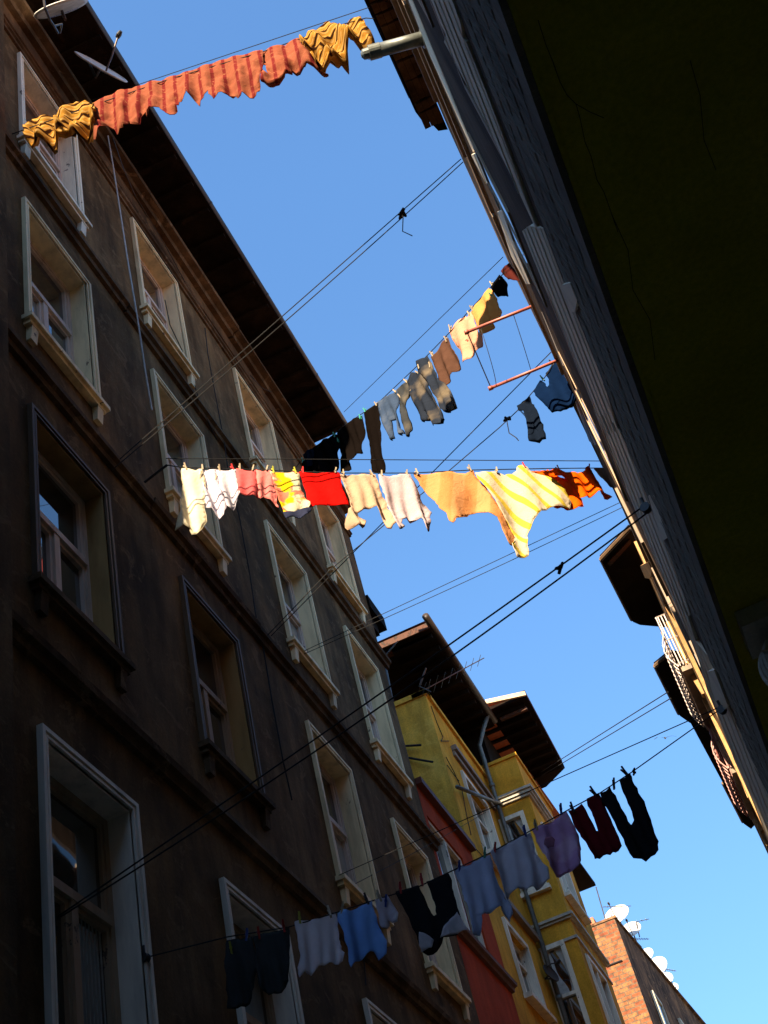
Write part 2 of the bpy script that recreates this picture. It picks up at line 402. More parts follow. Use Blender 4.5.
STY = {}
for r in range(4):
    for c in range(4):
        sur, rev, frm = M['cream'], M['cream'], M['frame_pink']
        if r == 2 and c in (0, 1): sur, rev, frm = M['browntrim2'], M['yreveal'], M['frame_brown' if c else 'frame_pink']
        if r == 3: sur, rev, frm = M['greyw'], M['greyw'], M['frame_brown']
        if r == 0 and c == 0: sur, rev = M['white'], M['white']
        STY[(r, c)] = (sur, rev, frm)
GL = []
def brown_window(r, c):
    sur, rev, frm = STY[(r, c)]; y0 = YC[c]; y1 = y0+WW[c]; z0, z1 = ZB[r], ZT[r]
    rnd = random.Random(r*10+c)
    mb = MB(); e = .0
    # stepped architrave, open at the bottom where the sill sits
    for k, (o, w, p) in enumerate(((0, .035, .05), (.035, .02, .032), (.055, .022, .042), (.077, .02, .02))):
        mb.ring_frame(XW+.001, XW+p, y0+o, y1-o, z0+.002, z1-o, w, wb=0)
    i = .092; d = .26
    # reveals and the underside of the head
    mb.box(XW-d, XW+.02, y0+i-.02, y0+i+.012, z0+.03, z1-i+.0, 1)
    mb.box(XW-d, XW+.02, y1-i-.012, y1-i+.02, z0+.03, z1-i+.0, 1)
    mb.box(XW-d, XW+.02, y0+i+.013, y1-i-.013, z1-i-.014, z1-i+.02, 1)
    mb.box(XW-d, XW+.0, y0+i+.013, y1-i-.013, z0+.031, z0+.07, 1)
    win = mb.build('window', [sur, rev], brown)
    ya, yb, za, zb = y0+i+.012, y1-i-.012, z0+.07, z1-i-.014
    fr = MB(); X1 = XW-d+.10; X0 = XW-d+.02
    fr.ring_frame(X0, X1, ya, yb, za, zb, .055)
    zt = za+(zb-za)*(.56 if r < 3 else .60)
    fr.box(X0, X1+.02, ya+.056, yb-.056, zt-.035, zt+.035)
    ym = (ya+yb)/2
    fr.box(X0, X1+.012, ym-.04, ym+.04, za+.056, zt-.036)
    for q0, q1 in ((ya+.056, ym-.041), (ym+.041, yb-.056)):
        fr.ring_frame(X0+.01, X1-.012, q0, q1, za+.056, zt-.036, .04)
    fr.ring_frame(X0+.01, X1-.016, ya+.056, yb-.056, zt+.036, zb-.056, .035)
    fr.build('frame', frm, win)
    pn = MB()
    for pi, (q0, q1, s0, s1) in enumerate(((ya+.08, ym-.06, za+.08, zt-.06), (ym+.06, yb-.08, za+.08, zt-.06), (ya+.08, yb-.08, zt+.06, zb-.08))):
        t = rnd.uniform(-.006, .006); u = rnd.uniform(-.006, .006); X = X0+.035
        pn.add([(X+t, q0, s0+u*0), (X-t, q1, s0), (X-t+u, q1, s1), (X+t+u, q0, s1)], [(0, 1, 2, 3)], 1 if (pi < 2 and rnd.random() < .6 and r < 3) else 0)
    pn.build('pane', [M['glass'], M['glassc']], win)
    if (r, c) in ((0, 1), (1, 0), (1, 2), (2, 2), (3, 0), (0, 2)):
        cu = MB(); X = XW-d+.05; q0, q1 = (ym+.07, yb-.09) if c != 2 else (ya+.09, ym-.07); nn_ = 26
        wd = (q1-q0)*rnd.uniform(.45, .8); vs = []
        for k in range(nn_+1):
            t = k/nn_; y = q1-wd*t; xx = X+.008*math.sin(t*40+r)
            vs += [(xx, y, za+.09+.03*t), (xx, y-.0, zt-.065)]
        cu.add(vs, [(2*k, 2*k+1, 2*k+3, 2*k+2) for k in range(nn_)]); cu.build('curtain', M['drape'], win)
    sl = MB(); s_m = sur if not (r == 2 and c in (0, 1)) else M['brown_trim']
    sl.box(XW-.05, XW+.11, y0-.05, y1+.05, z0-.06, z0-.002); sl.box(XW+.001, XW+.075, y0-.02, y1+.02, z0-.11, z0-.061)
    sl.build('sill', s_m, win)
    for yy in (y0+.02, y1-.12):
        bk = MB(); bk.hull([(XW+.001, yy, z0-.30), (XW+.05, yy, z0-.30), (XW+.05, yy+.10, z0-.30), (XW+.001, yy+.10, z0-.30)],
                           [(XW+.001, yy, z0-.111), (XW+.07, yy, z0-.111), (XW+.07, yy+.10, z0-.111), (XW+.001, yy+.10, z0-.111)])
        bk.build('bracket', s_m, win)
for r in range(4):
    for c in range(4): brown_window(r, c)

# lower neighbour before it, behind the camera's left shoulder
nb = thing('rendered_house', (-7.5, -2, G), 'plain rendered house on the left just before the tall dark brown building, lower than it', 'building')
MB().box(-12, -3.92, -9, 5.4, G, 9.4).build('wall', M['lneigh'], nb)
MB().box(-12.2, -3.93, -9.2, 5.5, 9.402, 9.6).build('roof', M['tile'], nb)
# unseen house added behind the camera to block sun from the lower street
eb = thing('shading_house', (0, -17, G), 'tall plain unseen house added behind the viewer to shade the lower street', 'building')
MB().box(-12, 12, -22, -14.2, G, 21.0).build('wall', M['lneigh'], eb)
MB().box(-12.3, 12.3, -22.3, -13.9, 21.002, 21.2).build('roof', M['tile'], eb)

# ------------------------------------------------------------------ LEFT: red house
YR = 18.98
red = thing('red_house', (-7.5, 17.7, G), 'narrow brick red rendered house squeezed between the dark brown and the yellow building', 'building')
b = MB(); hr = (16.62, 18.22, 8.30, 10.0)
hr2 = (17.0, 18.2, 4.6, 6.5)
b2 = MB(); wall_grid(b2, XW, Y1B+.01, YR, G, 10.45, [hr, hr2], .25)
b2.add([(XW, Y1B+.01, 10.45), (XW, YR, 10.45), (-12, YR, 10.45), (-12, Y1B+.01, 10.45)], [(0, 1, 2, 3)])
b2.build('wall', M['red'], red)
b = MB(); b.box(-12, XW+.1, Y1B+.012, YR-.002, 10.452, 10.56); b.build('roof', M['redtrim'], red)
course(red, 8.02, .14, .12, Y1B+.01, YR, M['redtrim'], seed=12, jit=.0)
course(red, 5.0-1.2, .14, .12, Y1B+.01, YR, M['redtrim'], seed=13, jit=.0)
for h in (hr, hr2):
    w = MB(); w.ring_frame(XW-.14, XW-.03, h[0], h[1], h[2], h[3], .06)
    ym = (h[0]+h[1])/2; w.box(XW-.14, XW-.02, ym-.04, ym+.04, h[2]+.061, h[3]-.061)
    win = w.build('window', M['white'], red)
    p = MB(); p.add([(XW-.09, h[0]+.05, h[2]+.05), (XW-.09, h[1]-.05, h[2]+.05), (XW-.10, h[1]-.05, h[3]-.05), (XW-.10, h[0]+.05, h[3]-.05)], [(0, 1, 2, 3)])
    p.build('pane', M['glass'], win)

# ------------------------------------------------------------------ LEFT: yellow house with bay
YBAY, YBAY2, XBAY, YEND = 22.36, 24.9, -3.18, 29.0
yel = thing('yellow_house', (-7.5, 24, G), 'ochre yellow house with a projecting bay and deep dark eaves', 'building')
b = MB()
hy = [(20.15, 21.45, 11.0, 12.55), (19.95, 21.1, 8.35, 9.55), (19.95, 21.1, 4.6, 6.4)]
wall_grid(b, XW, YR+.004, YBAY, G, 13.72, hy, .25)
b.build('wall', M['yellow'], yel)
b = MB(); b.add([(XW, YR+.002, G), (-12, YR+.002, G), (-12, YR+.002, 13.72), (XW, YR+.002, 13.72)], [(0, 3, 2, 1)])
b.add([(XW-.001, YR+.002, 13.72), (XW-.001, YEND, 13.72), (-12, YEND, 13.72), (-12, YR+.002, 13.72)], [(0, 1, 2, 3)])
b.box(-12, XW, YBAY+.002, YEND, G, 13.718)
b.box(XW-.25, XW+.05, YR-.03, YBAY, 13.722, 13.82)
b.box(-12, XW+.05, YR-.03, YR+.2, 13.724, 13.823)
b.build('side_wall', M['yellow_side'], yel)
# projecting bay (starts above the street)
bay = MB(); 
SW = [(-3.84, -3.42, 11.15, 12.68), (-3.82, -3.46, 8.35, 9.98)]      # windows in the side facing the viewer
FW = [(22.75, 24.05, 11.05, 12.5), (22.75, 24.05, 7.9, 9.75)]
# side face toward -Y with holes
xs = sorted({XW, XBAY, *[v for w in SW for v in w[:2]]}); zs = sorted({1.9, 13.92, *[v for w in SW for v in w[2:]]})
for i in range(len(xs)-1):
    for j in range(len(zs)-1):
        cx, cz = (xs[i]+xs[i+1])/2, (zs[j]+zs[j+1])/2
        if any(w[0] < cx < w[1] and w[2] < cz < w[3] for w in SW): continue
        bay.add([(xs[i], YBAY, zs[j]), (xs[i+1], YBAY, zs[j]), (xs[i+1], YBAY, zs[j+1]), (xs[i], YBAY, zs[j+1])], [(0, 1, 2, 3)])
for w in SW:
    bay.add([(w[0], YBAY, w[2]), (w[1], YBAY, w[2]), (w[1], YBAY, w[3]), (w[0], YBAY, w[3]), (w[0], YBAY+.2, w[2]), (w[1], YBAY+.2, w[2]), (w[1], YBAY+.2, w[3]), (w[0], YBAY+.2, w[3])],
            [(0, 1, 5, 4), (1, 2, 6, 5), (2, 3, 7, 6), (3, 0, 4, 7)])
wall_grid(bay, XBAY, YBAY, YBAY2, 1.9, 13.92, FW, .25)
bay.add([(XW, YBAY2, 1.9), (XBAY, YBAY2, 1.9), (XBAY, YBAY2, 13.92), (XW, YBAY2, 13.92)], [(0, 3, 2, 1)])
bay.add([(XW, YBAY, 1.9), (XBAY, YBAY, 1.9), (XBAY, YBAY2, 1.9), (XW, YBAY2, 1.9)], [(0, 3, 2, 1)])
bay.add([(XW, YBAY, 13.92), (XBAY, YBAY, 13.92), (XBAY, YBAY2, 13.92), (XW, YBAY2, 13.92)], [(0, 1, 2, 3)])
bayo = bay.build('bay', M['yellow'], yel)
b = MB(); b.box(XW, XBAY+.04, YBAY-.04, YBAY2+.04, 13.922, 13.99); b.build('parapet_cap', M['yellow'], bayo)
for z, hh, pp, mm in ((12.98, .05, .05, 'mould'), (13.035, .06, .09, 'mould'), (13.10, .05, .13, 'mould'), (10.36, .04, .05, 'mould'), (10.405, .05, .09, 'mould'), (9.98, .05, .03, 'mould'), (6.9, .1, .09, 'mould')):
    b = MB(); b.box(XW+.004, XBAY+pp, YBAY-pp, YBAY-.001, z, z+hh); b.box(XBAY+.001, XBAY+pp, YBAY-.0005, YBAY2+pp, z, z+hh)
    b.build('cornice_band', M['mould'], bayo)
# front moulding darker brown strip along the flat facade
for z, hh, pp in ((13.0, .1, .1), (12.88, .1, .05), (10.1, .12, .1), (6.9, .1, .08)):
    b = MB(); b.box(XW+.001, XW+pp, YR+.01 if z < 12 else YR+.9, YBAY-.14, z, z+hh); b.build('facade_band', M['browning'], yel)
for i, w in enumerate(SW):
    f = MB(); f.ring_frame(YBAY-.035, YBAY+.08, w[0]-.05, w[1]+.05, w[2]-.05, w[3]+.05, .085, axis=1)
    zm = w[2]+(w[3]-w[2])*.45; f.box(w[0]+.035, w[1]-.035, YBAY-.01, YBAY+.08, zm-.03, zm+.03)
    f.box(w[0]-.09, w[1]+.1, YBAY-.12, YBAY-.001, w[2]-.14, w[2]-.052)
    win = f.build('window', M['white'], bayo)
    p = MB(); p.add([(w[0], YBAY+.06, w[2]), (w[1], YBAY+.06, w[2]), (w[1], YBAY+.06, w[3]), (w[0], YBAY+.06, w[3])], [(0, 1, 2, 3)])
    p.build('pane', M['glass'], win)
    # half-drawn lace just in front of the dark room, seen as hanging folds
    c = MB(); n = 16
    for sgn in (0, 1):
        vs = []; fs = []
        for k in range(n+1):
            t = k/n; zz = w[3]-.03-(w[3]-zm-.04)*t
            ext = (.05+.14*(1-math.cos(t*2.6))*.5+.02*math.sin(t*9)) if sgn == 0 else (.16-.12*math.sin(t*2.4))
            xa = w[0]+.03 if sgn == 0 else w[1]-.03
            xb = xa+ext if sgn == 0 else xa-ext
            vs += [(xa, YBAY+.054, zz), (xb, YBAY+.05+.004*math.sin(k*2), zz)]
        c.add(vs, [(2*k, 2*k+1, 2*k+3, 2*k+2) for k in range(n)])
    c.build('curtain', M['curtain'], win)
for w in FW:
    f = MB(); f.ring_frame(XBAY-.1, XBAY+.04, w[0]-.05, w[1]+.05, w[2]-.05, w[3]+.05, .08)
    ym = (w[0]+w[1])/2; f.box(XBAY-.1, XBAY+.02, ym-.03, ym+.03, w[2]+.031, w[3]-.031)
    f.box(XBAY+.001, XBAY+.13, w[0]-.1, w[1]+.1, w[2]-.12, w[2]-.052)
    win = f.build('window', M['white'], bayo)
    p = MB(); p.add([(XBAY-.05, w[0], w[2]), (XBAY-.05, w[1], w[2]), (XBAY-.055, w[1], w[3]), (XBAY-.055, w[0], w[3])], [(0, 1, 2, 3)])
    p.build('pane', M['glass'], win)
for w in hy:
    f = MB(); f.ring_frame(XW+.001, XW+.05, w[0]-.09, w[1]+.09, w[2]-.03, w[3]+.1, .09, wb=0)
    f.ring_frame(XW-.16, XW-.08, w[0], w[1], w[2], w[3], .05)
    f.box(XW-.2, XW, w[1]-.014, w[1]-.001, w[2], w[3])
    ym = (w[0]+w[1])/2; f.box(XW-.16, XW-.075, ym-.03, ym+.03, w[2]+.051, w[3]-.051)
    zm = w[2]+(w[3]-w[2])*.68; f.box(XW-.158, XW-.07, w[0]+.051, ym-.031, zm-.03, zm+.03); f.box(XW-.158, XW-.07, ym+.031, w[1]-.051, zm-.03, zm+.03)
    f.box(XW+.001, XW+.14, w[0]-.13, w[1]+.13, w[2]-.11, w[2]-.032)
    win = f.build('window', M['white'], yel)
    p = MB(); p.add([(XW-.12, w[0], w[2]), (XW-.12, w[1], w[2]), (XW-.123, w[1], w[3]), (XW-.123, w[0], w[3])], [(0, 1, 2, 3)])
    p.build('pane', M['glass'], win)
# eaves: two dark boarded slabs with rafters and a gutter
ZE = 15.05
C1 = at_z(436, 637, ZE); C2 = at_z(389, 657, ZE)
XE1 = C1.x
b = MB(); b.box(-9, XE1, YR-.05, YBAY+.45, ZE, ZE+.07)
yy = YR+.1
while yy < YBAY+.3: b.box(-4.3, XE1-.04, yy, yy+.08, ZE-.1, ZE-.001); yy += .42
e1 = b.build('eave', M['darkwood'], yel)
b = MB(); b.box(-9, XE1, YR-.09, YR-.052, ZE-.02, ZE+.11); b.build('barge_board', M['orangewood'], e1)
b = MB(); b.box(-5.0, XE1-.1, YR+.1, YR+.22, ZE-.06, ZE-.002); b.build('board', M['orangewood'], e1)
b = MB(); b.tube([(XE1+.03, YR-.3, ZE+.1), (XE1+.03, YBAY+.42, ZE+.1)], .07, 10); b.build('gutter', M['gutter'], e1, smooth=True)
b = MB(); b.box(XW-1.6, XW-.9, YR+.9, YBAY, 13.83, ZE-.11); b.box(XW-.4, XBAY-.55, YBAY+.3, YBAY2-.1, 13.995, ZE-.002+.1); b.build('attic_wall', M['darkwood'], yel)
ZE2 = 15.25
pA = at_z(487, 705, ZE2); pB = at_z(527, 697, ZE2); pC = at_z(565, 768, ZE2)
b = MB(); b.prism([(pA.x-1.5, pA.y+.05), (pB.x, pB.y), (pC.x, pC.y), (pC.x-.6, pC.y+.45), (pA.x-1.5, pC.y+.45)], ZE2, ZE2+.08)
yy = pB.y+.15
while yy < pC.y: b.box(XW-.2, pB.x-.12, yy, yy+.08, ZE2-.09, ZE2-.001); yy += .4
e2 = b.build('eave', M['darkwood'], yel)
b = MB(); b.hull([(pA.x, pA.y-.03, ZE2+.02), (pB.x, pB.y-.06, ZE2+.02), (pB.x, pB.y-.005, ZE2+.02), (pA.x, pA.y+.02, ZE2+.02)],
                 [(pA.x, pA.y-.03, ZE2+.12), (pB.x, pB.y-.06, ZE2+.12), (pB.x, pB.y-.005, ZE2+.12), (pA.x, pA.y+.02, ZE2+.12)])
b.build('fascia', M['tin'], e2)
b = MB(); b.box(pA.x+.1, pB.x-.1, pB.y+.16, pB.y+.24, ZE2-.16, ZE2-.1); b.build('board', M['orangewood'], e2)
b = MB(); b.add([(XE1, YR-.09, ZE+.17), (XE1, YBAY+.4, ZE+.17), (-8.5, YEND-3, 17.2), (-8.5, YR+3, 17.2), (-13, YR, ZE+.17), (-13, YEND, ZE+.17), (-3.3, YEND, ZE+.1)],
                [(0, 1, 2, 3), (0, 3, 4), (3, 2, 5, 4), (1, 6, 5, 2)])
b.add([(pB.x, pB.y, ZE2+.18), (pC.x, pC.y, ZE2+.18), (pC.x-3, pC.y-.4, ZE2+.9), (pB.x-3, pB.y+.8, ZE2+.9)], [(0, 1, 2, 3)])
b.build('roof', M['tile'], yel)
# second eave beyond the bay
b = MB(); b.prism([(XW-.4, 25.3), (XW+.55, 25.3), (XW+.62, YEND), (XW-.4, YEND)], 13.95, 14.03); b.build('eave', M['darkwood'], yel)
# downpipe in the inner corner of the bay
b = MB(); xx, yp = -3.79, YBAY-.1
b.tube([(-3.42, YBAY+.1, ZE2-.05), (-3.6, yp, 14.75), (xx, yp, 14.4), (xx, yp, G)], .045, 8)
for z in (13.4, 11.2, 9.0, 6.5, 4): b.tube([(xx, yp, z), (xx, yp, z+.08)], .06, 8)
b.build('downpipe', M['pipe'], yel, smooth=True)
b = MB(); a0 = at_x(443, 812, -3.75); b.tube([(-3.8, 18.9, 11.65), (-3.72, YBAY-.15, 12.95)], .035, 8); b.build('rail', M['pipe'], yel, smooth=True)
# two short props against the side wall and grey repair patches
b = MB()
for q in (((390, 747), (421, 745)), ((392, 752+3), (433, 762))):
    A = at_y(q[0][0], q[0][1], YR-.03); B = at_y(q[1][0], q[1][1], YR-.1); b.tube([A, B], .02, 6)
b.build('wall_bars', M['wire'], yel)
# loose cables pinned to the yellow wall
b = MB()
for q in ([(431, 706), (437, 723), (443, 737), (441, 741), (449, 741)], [(446, 757), (454, 772), (462, 790), (466, 812), (471, 835)], [(447, 765), (455, 776), (459, 781)], [(467, 838), (476, 849), (487, 861)]):
    b.tube([at_x(x, y, XW+.02) for x, y in q], .008, 5)
b.build('cables', M['wire'], yel)

# ------------------------------------------------------------------ LEFT: brick house far down
brk = thing('brick_house', (-6, 42, G), 'rough orange brick house with white dishes on its roof, farthest down the left side', 'building')
YK, ZK = 35.8, 16.1
xa, xb2, ye = -3.87, -3.2, 50
b = MB()
b.add([(xa, YK, G), (-11, YK, G), (-11, YK, ZK), (xa, YK, ZK)], [(0, 3, 2, 1)], 0)
b.add([(xa-.001, YK+.001, ZK), (-11, YK+.001, ZK), (-11, ye, ZK), (xb2, ye, ZK)], [(0, 3, 2, 1)], 0)
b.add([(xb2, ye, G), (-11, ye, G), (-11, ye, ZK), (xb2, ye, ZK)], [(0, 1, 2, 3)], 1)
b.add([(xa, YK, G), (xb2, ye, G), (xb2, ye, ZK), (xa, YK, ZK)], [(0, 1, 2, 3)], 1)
b.build('wall', [M['brick'], M['brickshade']], brk)
b = MB(); b.prism([(xa+.06, YK-.03), (xa+.06, YK+.3), (-11, YK+.3), (-11, YK-.03)], ZK+.002, ZK+.07); b.prism([(xa+.06, YK+.301), (xb2+.12, ye), (xb2-.3, ye), (xa-.3, YK+.301)], ZK+.002, ZK+.07)
b.build('coping', M['brickshade'], brk)
b = MB(); b.box(-5.1, -4.45, YK+.05, YK+.5, ZK+.072, ZK+.3); b.build('tile_row', M['tile'], brk)
for (yy, z0, z1) in ((37.3, 12.4, 14.4), (40.6, 12.4, 14.6), (43.9, 12.4, 14.6), (37.3, 9, 11)):
    s = (xb2-xa)/(ye-YK); X = xa+s*(yy-YK)
    w = MB(); w.ring_frame(X+.02, X+.1, yy, yy+1.2, z0, z1, .09); w.box(X+.02, X+.25, yy-.1, yy+1.3, z0-.15, z0-.01)
    win = w.build('window', M['mould'], brk)
    p = MB(); p.box(X+.04, X+.06, yy+.09, yy+1.11, z0+.09, z1-.09); p.build('pane', M['glass'], win)
A = at_y(606, 966, YK-.04); B = at_y(622, 960, YK-.04); b = MB(); b.tube([A, B], .02, 6); b.build('wall_bar', M['aerial'], brk)

# ------------------------------------------------------------------ RIGHT side
FA = [(-13.9, .42), (8.5, .42), (10.9, .465)]
FB = [(10.905, .465), (13.6, .565), (15.9, .60)]
FC = [(15.905, .54), (20, .55), (32, .72)]
def fx(y):
    for P in (FA, FB, FC):
        for (a, xa_), (c, xc) in zip(P, P[1:]):
            if a <= y <= c: return xa_+(xc-xa_)*(y-a)/(c-a)
    return .6
def plan(P, back=9): return [(x, y) for y, x in P]+[(back, P[-1][0]), (back, P[0][0])]
def pz(px, z): return [(at_z(x, y, z).x, at_z(x, y, z).y) for x, y in px]
ra = thing('overhanging_house', (5, -1, G), 'house directly overhead on the right with olive soffit, rough grey band and white window hoods', 'building')
ZS = 3.75
b = MB(); b.prism(plan(FA), ZS+.2, 5.44); b.build('lower_wall', M['rough'], ra)
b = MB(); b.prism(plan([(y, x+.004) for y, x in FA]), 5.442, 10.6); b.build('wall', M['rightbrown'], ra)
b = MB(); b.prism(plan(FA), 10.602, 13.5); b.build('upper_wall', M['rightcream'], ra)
# underside of the overhang, its edge mouldings and the ground-floor wall
b = MB(); b.prism([(.446, -13.9), (.446, 8.4), (.49, 10.88), (9, 10.88), (9, -13.9)], ZS+.012, ZS+.195); b.build('soffit', M['olive'], ra)
b = MB(); b.prism([(.4305, -13.9), (.4305, 8.4), (.475, 10.87), (.4895, 10.87), (.4455, 8.4), (.4455, -13.9)], ZS-.01, ZS+.19); b.build('soffit_lip', M['olive'], ra)
b = MB(); b.prism([(.405, -13.9), (.405, 8.45), (.45, 10.89), (.474, 10.89), (.43, 8.45), (.43, -13.9)], ZS, ZS+.199); b.build('base_moulding', M['rough'], ra)
b = MB(); b.box(1.75, 9, -13.9, 10.88, G, ZS+.011); b.build('ground_floor_wall', M['olive'], ra)
b = MB()
for q in ([(538, 20), (546, 45), (553, 62), (560, 82), (567, 95), (576, 104), (580, 118), (585, 142), (591, 156), (597, 180), (604, 192), (612, 215), (618, 232)], [(576, 104), (590, 112), (604, 118)],
          [(612, 215), (628, 250), (633, 290), (650, 320), (655, 360)], [(690, 60), (700, 95), (704, 140), (716, 170)]):
    b.tube([at_z(x, y, ZS+.010) for x, y in q], .0012, 4)
b.build('crack', M['soot'], ra)
# ledges of irregular carved stone along the rough band
b = MB(); y = -6.0; rnd = random.Random(5)
for (z0, z1, p) in ((4.12, 4.40, .008), (4.45, 4.74, .010), (4.79, 5.07, .008), (5.12, 5.36, .010)):
    y = -5.0
    while y < 10.6:
        l = rnd.uniform(.05, .13); y2 = y+l*rnd.uniform(.75, .95); pp = p*.6+rnd.uniform(-.002, .006); X = fx(y)
        if rnd.random() < .97:
            dz = rnd.uniform(-.02, .02)
            b.hull([(X+.02, y, z0+dz), (X-pp*.5, y+.008, z0+dz+.03), (X-pp*.5, y2-.008, z0+dz+.03), (X+.02, y2, z0+dz)],
                   [(X+.02, y, z1+dz), (X-pp, y+.012, z1+dz-.03), (X-pp, y2-.012, z1+dz-.03), (X+.02, y2, z1+dz)])
        y += l
b.build('rough_masonry', M['rough'], ra)
# white hoods over the first-floor windows, each a moulded slab
def hood(name, px, z, h, m, parent, grooves=3, rise=.8, ratio=(.077, .0575)):
    """slanting moulded band: from the wall at height z out and up to height z+rise"""
    xi, xo = ratio[0]*z, ratio[1]*(z+rise); nx, nz = rise, xi-xo
    def hit(x, y):
        v = ray(x, y); return v*((nx*xi+nz*z)/(nx*v.x+nz*v.z))
    P = [hit(*p) for p in px]; b = MB(); b.hull([p.copy() for p in P], [p+Vector((.09, 0, .02)) for p in P])
    n = len(P); z0 = min(p.z for p in P); z1 = max(p.z for p in P)
    for k in range(grooves):
        zz = z0+(z1-z0)*(k+.7)/(grooves+.4); cr = []
        for i in range(n):
            a, c = P[i], P[(i+1) % n]
            if (a.z-zz)*(c.z-zz) < 0: cr.append(a.lerp(c, (zz-a.z)/(c.z-a.z)))
        cr.sort(key=lambda p: p.y)
        for i in range(0, len(cr)-1, 2):
            if (cr[i+1]-cr[i]).length > .1: b.tube([cr[i], cr[i+1]], .004+.002*(k % 2), 5)
    return b.build(name, m, parent)
HZ = 5.5
HOODS = [
 [(431, 0), (440, 23), (446, 34), (444, 42), (450.5, 54), (486, 122), (534, 225), (545, 250), (534, 220), (487, 94), (466, 42), (463, 38), (460, 22), (452, 0)],
 [(522, 231), (529, 226), (543, 228), (546, 236), (570, 300), (603, 382), (618, 430), (606, 436), (598, 418), (566, 338), (552, 302), (541.5, 279)],
 [(598, 417), (606, 412), (620, 432), (627, 447), (648, 496), (652, 505), (662, 532), (690, 614), (684, 625), (664, 580), (645, 535), (630, 498), (623, 479)],
 [(664, 580), (672, 583), (684, 606), (695.5, 641), (707, 655), (714, 672), (720, 700), (716, 712), (707, 690), (697, 655), (684, 625)],
 [(704, 668), (716, 664), (726, 688), (738, 712), (768, 790), (795, 862), (795, 905), (768, 840), (752, 800), (735, 762), (716, 712)],
]
for i, h in enumerate(HOODS): hood('window_hood', h, HZ+.002*i, .13, M['stripwhite'], ra, 5)
hood('hood_bracket', [(648, 496), (655, 495), (667, 528), (669, 537), (662, 541)], 5.2, .29, M['stripwhite'], ra, 0)
hood('hood_bracket', [(562, 285), (570, 283), (577, 300), (575, 312), (571, 312)], 5.2, .29, M['stripwhite'], ra, 0)
hood('hood_bracket', [(707, 672), (714, 670), (728, 706), (722, 712), (716, 704)], 5.2, .29, M['stripwhite'], ra, 0)
# gutter-like grey band and pieces of cornice higher up
hood('ledge', [(406, -6), (415, -6), (446, 68), (463, 108), (478, 148), (473, 152), (455, 112), (430, 56)], 9.5, .1, M['stripwhite'], ra, 1, .5, (.0445, .0395))
hood('ledge', [(471, 155), (482, 151), (491, 181), (486, 184)], 9.3, .1, M['stripwhite'], ra, 2, .5, (.0445, .0395))
hood('ledge', [(497, 212), (502, 211), (519, 257), (530, 284), (526, 284), (511, 256)], 9.0, .1, M['stripwhite'], ra, 1, .5, (.0445, .0395))
b = MB()
for (y0, y1, z, p, h) in ((-13.9, 8.45, 12.75, .055, .10), (-13.9, 8.45, 11.55, .035, .10), (3, 10.8, 10.62, .03, .1)):
    for k in range(int((y1-y0)/2.4)):
        a = y0+k*2.4; c = min(a+2.36, y1); b.prism([(fx(a)-p, a), (fx(c)-p, c), (fx(c)-.002, c), (fx(a)-.002, a)], z, z+h)
b.build('cornice_band', M['browning'], ra)
# crumbling brick eave that stops short
b = MB(); b.prism([(.13, -13.9), (.13, 5.6), (.15, 6.9), (.145, 8.1), (.19, 8.32), (.25, 8.30), (.30, 8.46), (.41, 8.5), (.41, -13.9)], 13.5, 13.66)
b.prism([(.115, -13.9), (.115, 5.5), (.14, 8.0), (.2, 8.0), (.2, -13.9)], 13.662, 13.75)
ev = b.build('eave', M['soot'], ra)
b = MB(); y = -4.0; rnd = random.Random(9)
while y < 8.2:
    l = rnd.uniform(.14, .3)
    for (x0, x1) in ((.17, .245), (.25, .325), (.33, .40)):
        d = rnd.uniform(.0, .035); b.box(x0, x1, y+rnd.uniform(0, .02), y+l-rnd.uniform(.01, .03), 13.47-d, 13.499)
    y += l
b.build('brick_underside', M['rust_plaster'], ev)
b = MB(); b.add([(.5, -13.9, 13.76), (.5, 7.6, 13.76), (5, 6, 16), (5, -12, 16), (9, -13.9, 13.76), (9, 10.9, 13.76), (.75, 10.9, 13.76)], [(0, 3, 2, 1), (3, 4, 5, 2), (1, 2, 5, 6)])
b.build('roof', M['tile'], ra)
# windows of the upper floors, flush with the wall
for (z0, z1) in ((6.2, 7.15), (8.0, 9.2)):
    for y0 in (-4.5, -1.9, .7, 3.3, 5.9, 8.5 if z0 > 7 else 7.3):
        X = fx(y0+.5)
        w = MB(); w.ring_frame(X-.012, X+.02, y0, y0+1.0, z0, z1, .07); w.box(X-.01, X+.018, y0+.47, y0+.53, z0+.071, z1-.071)
        win = w.build('window', M['frame_brown'], ra)
        p = MB(); p.box(X-.004, X+.012, y0+.07, y0+.93, z0+.07, z1-.07); p.build('pane', M['glass'], win)
# scroll console under the soffit, carried by a pier
con = MB(); cy0, cy1 = 5.62, 5.86; cxs, czs, cr = .66, 3.47, .13
con.box(.485, 1.4, cy0-.04, cy1+.04, 3.66, ZS+.006)
con.tube([(cxs, cy0+.02, czs), (cxs, cy1, czs)], cr, 32)
con.hull([(cxs, cy0+.04, czs-cr), (1.3, cy0+.04, 2.9), (1.3, cy1-.02, 2.9), (cxs, cy1-.02, czs-cr)],
         [(cxs, cy0+.04, czs+cr), (1.3, cy0+.04, 3.655), (1.3, cy1-.02, 3.655), (cxs, cy1-.02, czs+cr)])
for (r0, turns, rr) in ((cr, 2.1, .016),):
    pts = []
    for k in range(70):
        t = k/69; a = math.pi*.9-t*turns*2*math.pi; q = r0*(1-.78*t)
        pts.append((cxs+q*math.cos(a), cy0+.012, czs+q*math.sin(a)))
    con.tube(pts, rr, 6)
for k in range(3):
    con.tube([(cxs-.0+(cr+.01+.018*k)*math.cos(a), cy0+.05+.05*k, czs+(cr+.01+.018*k)*math.sin(a)) for a in [math.pi*(.75+.85*i/16) for i in range(17)]], .014, 6)
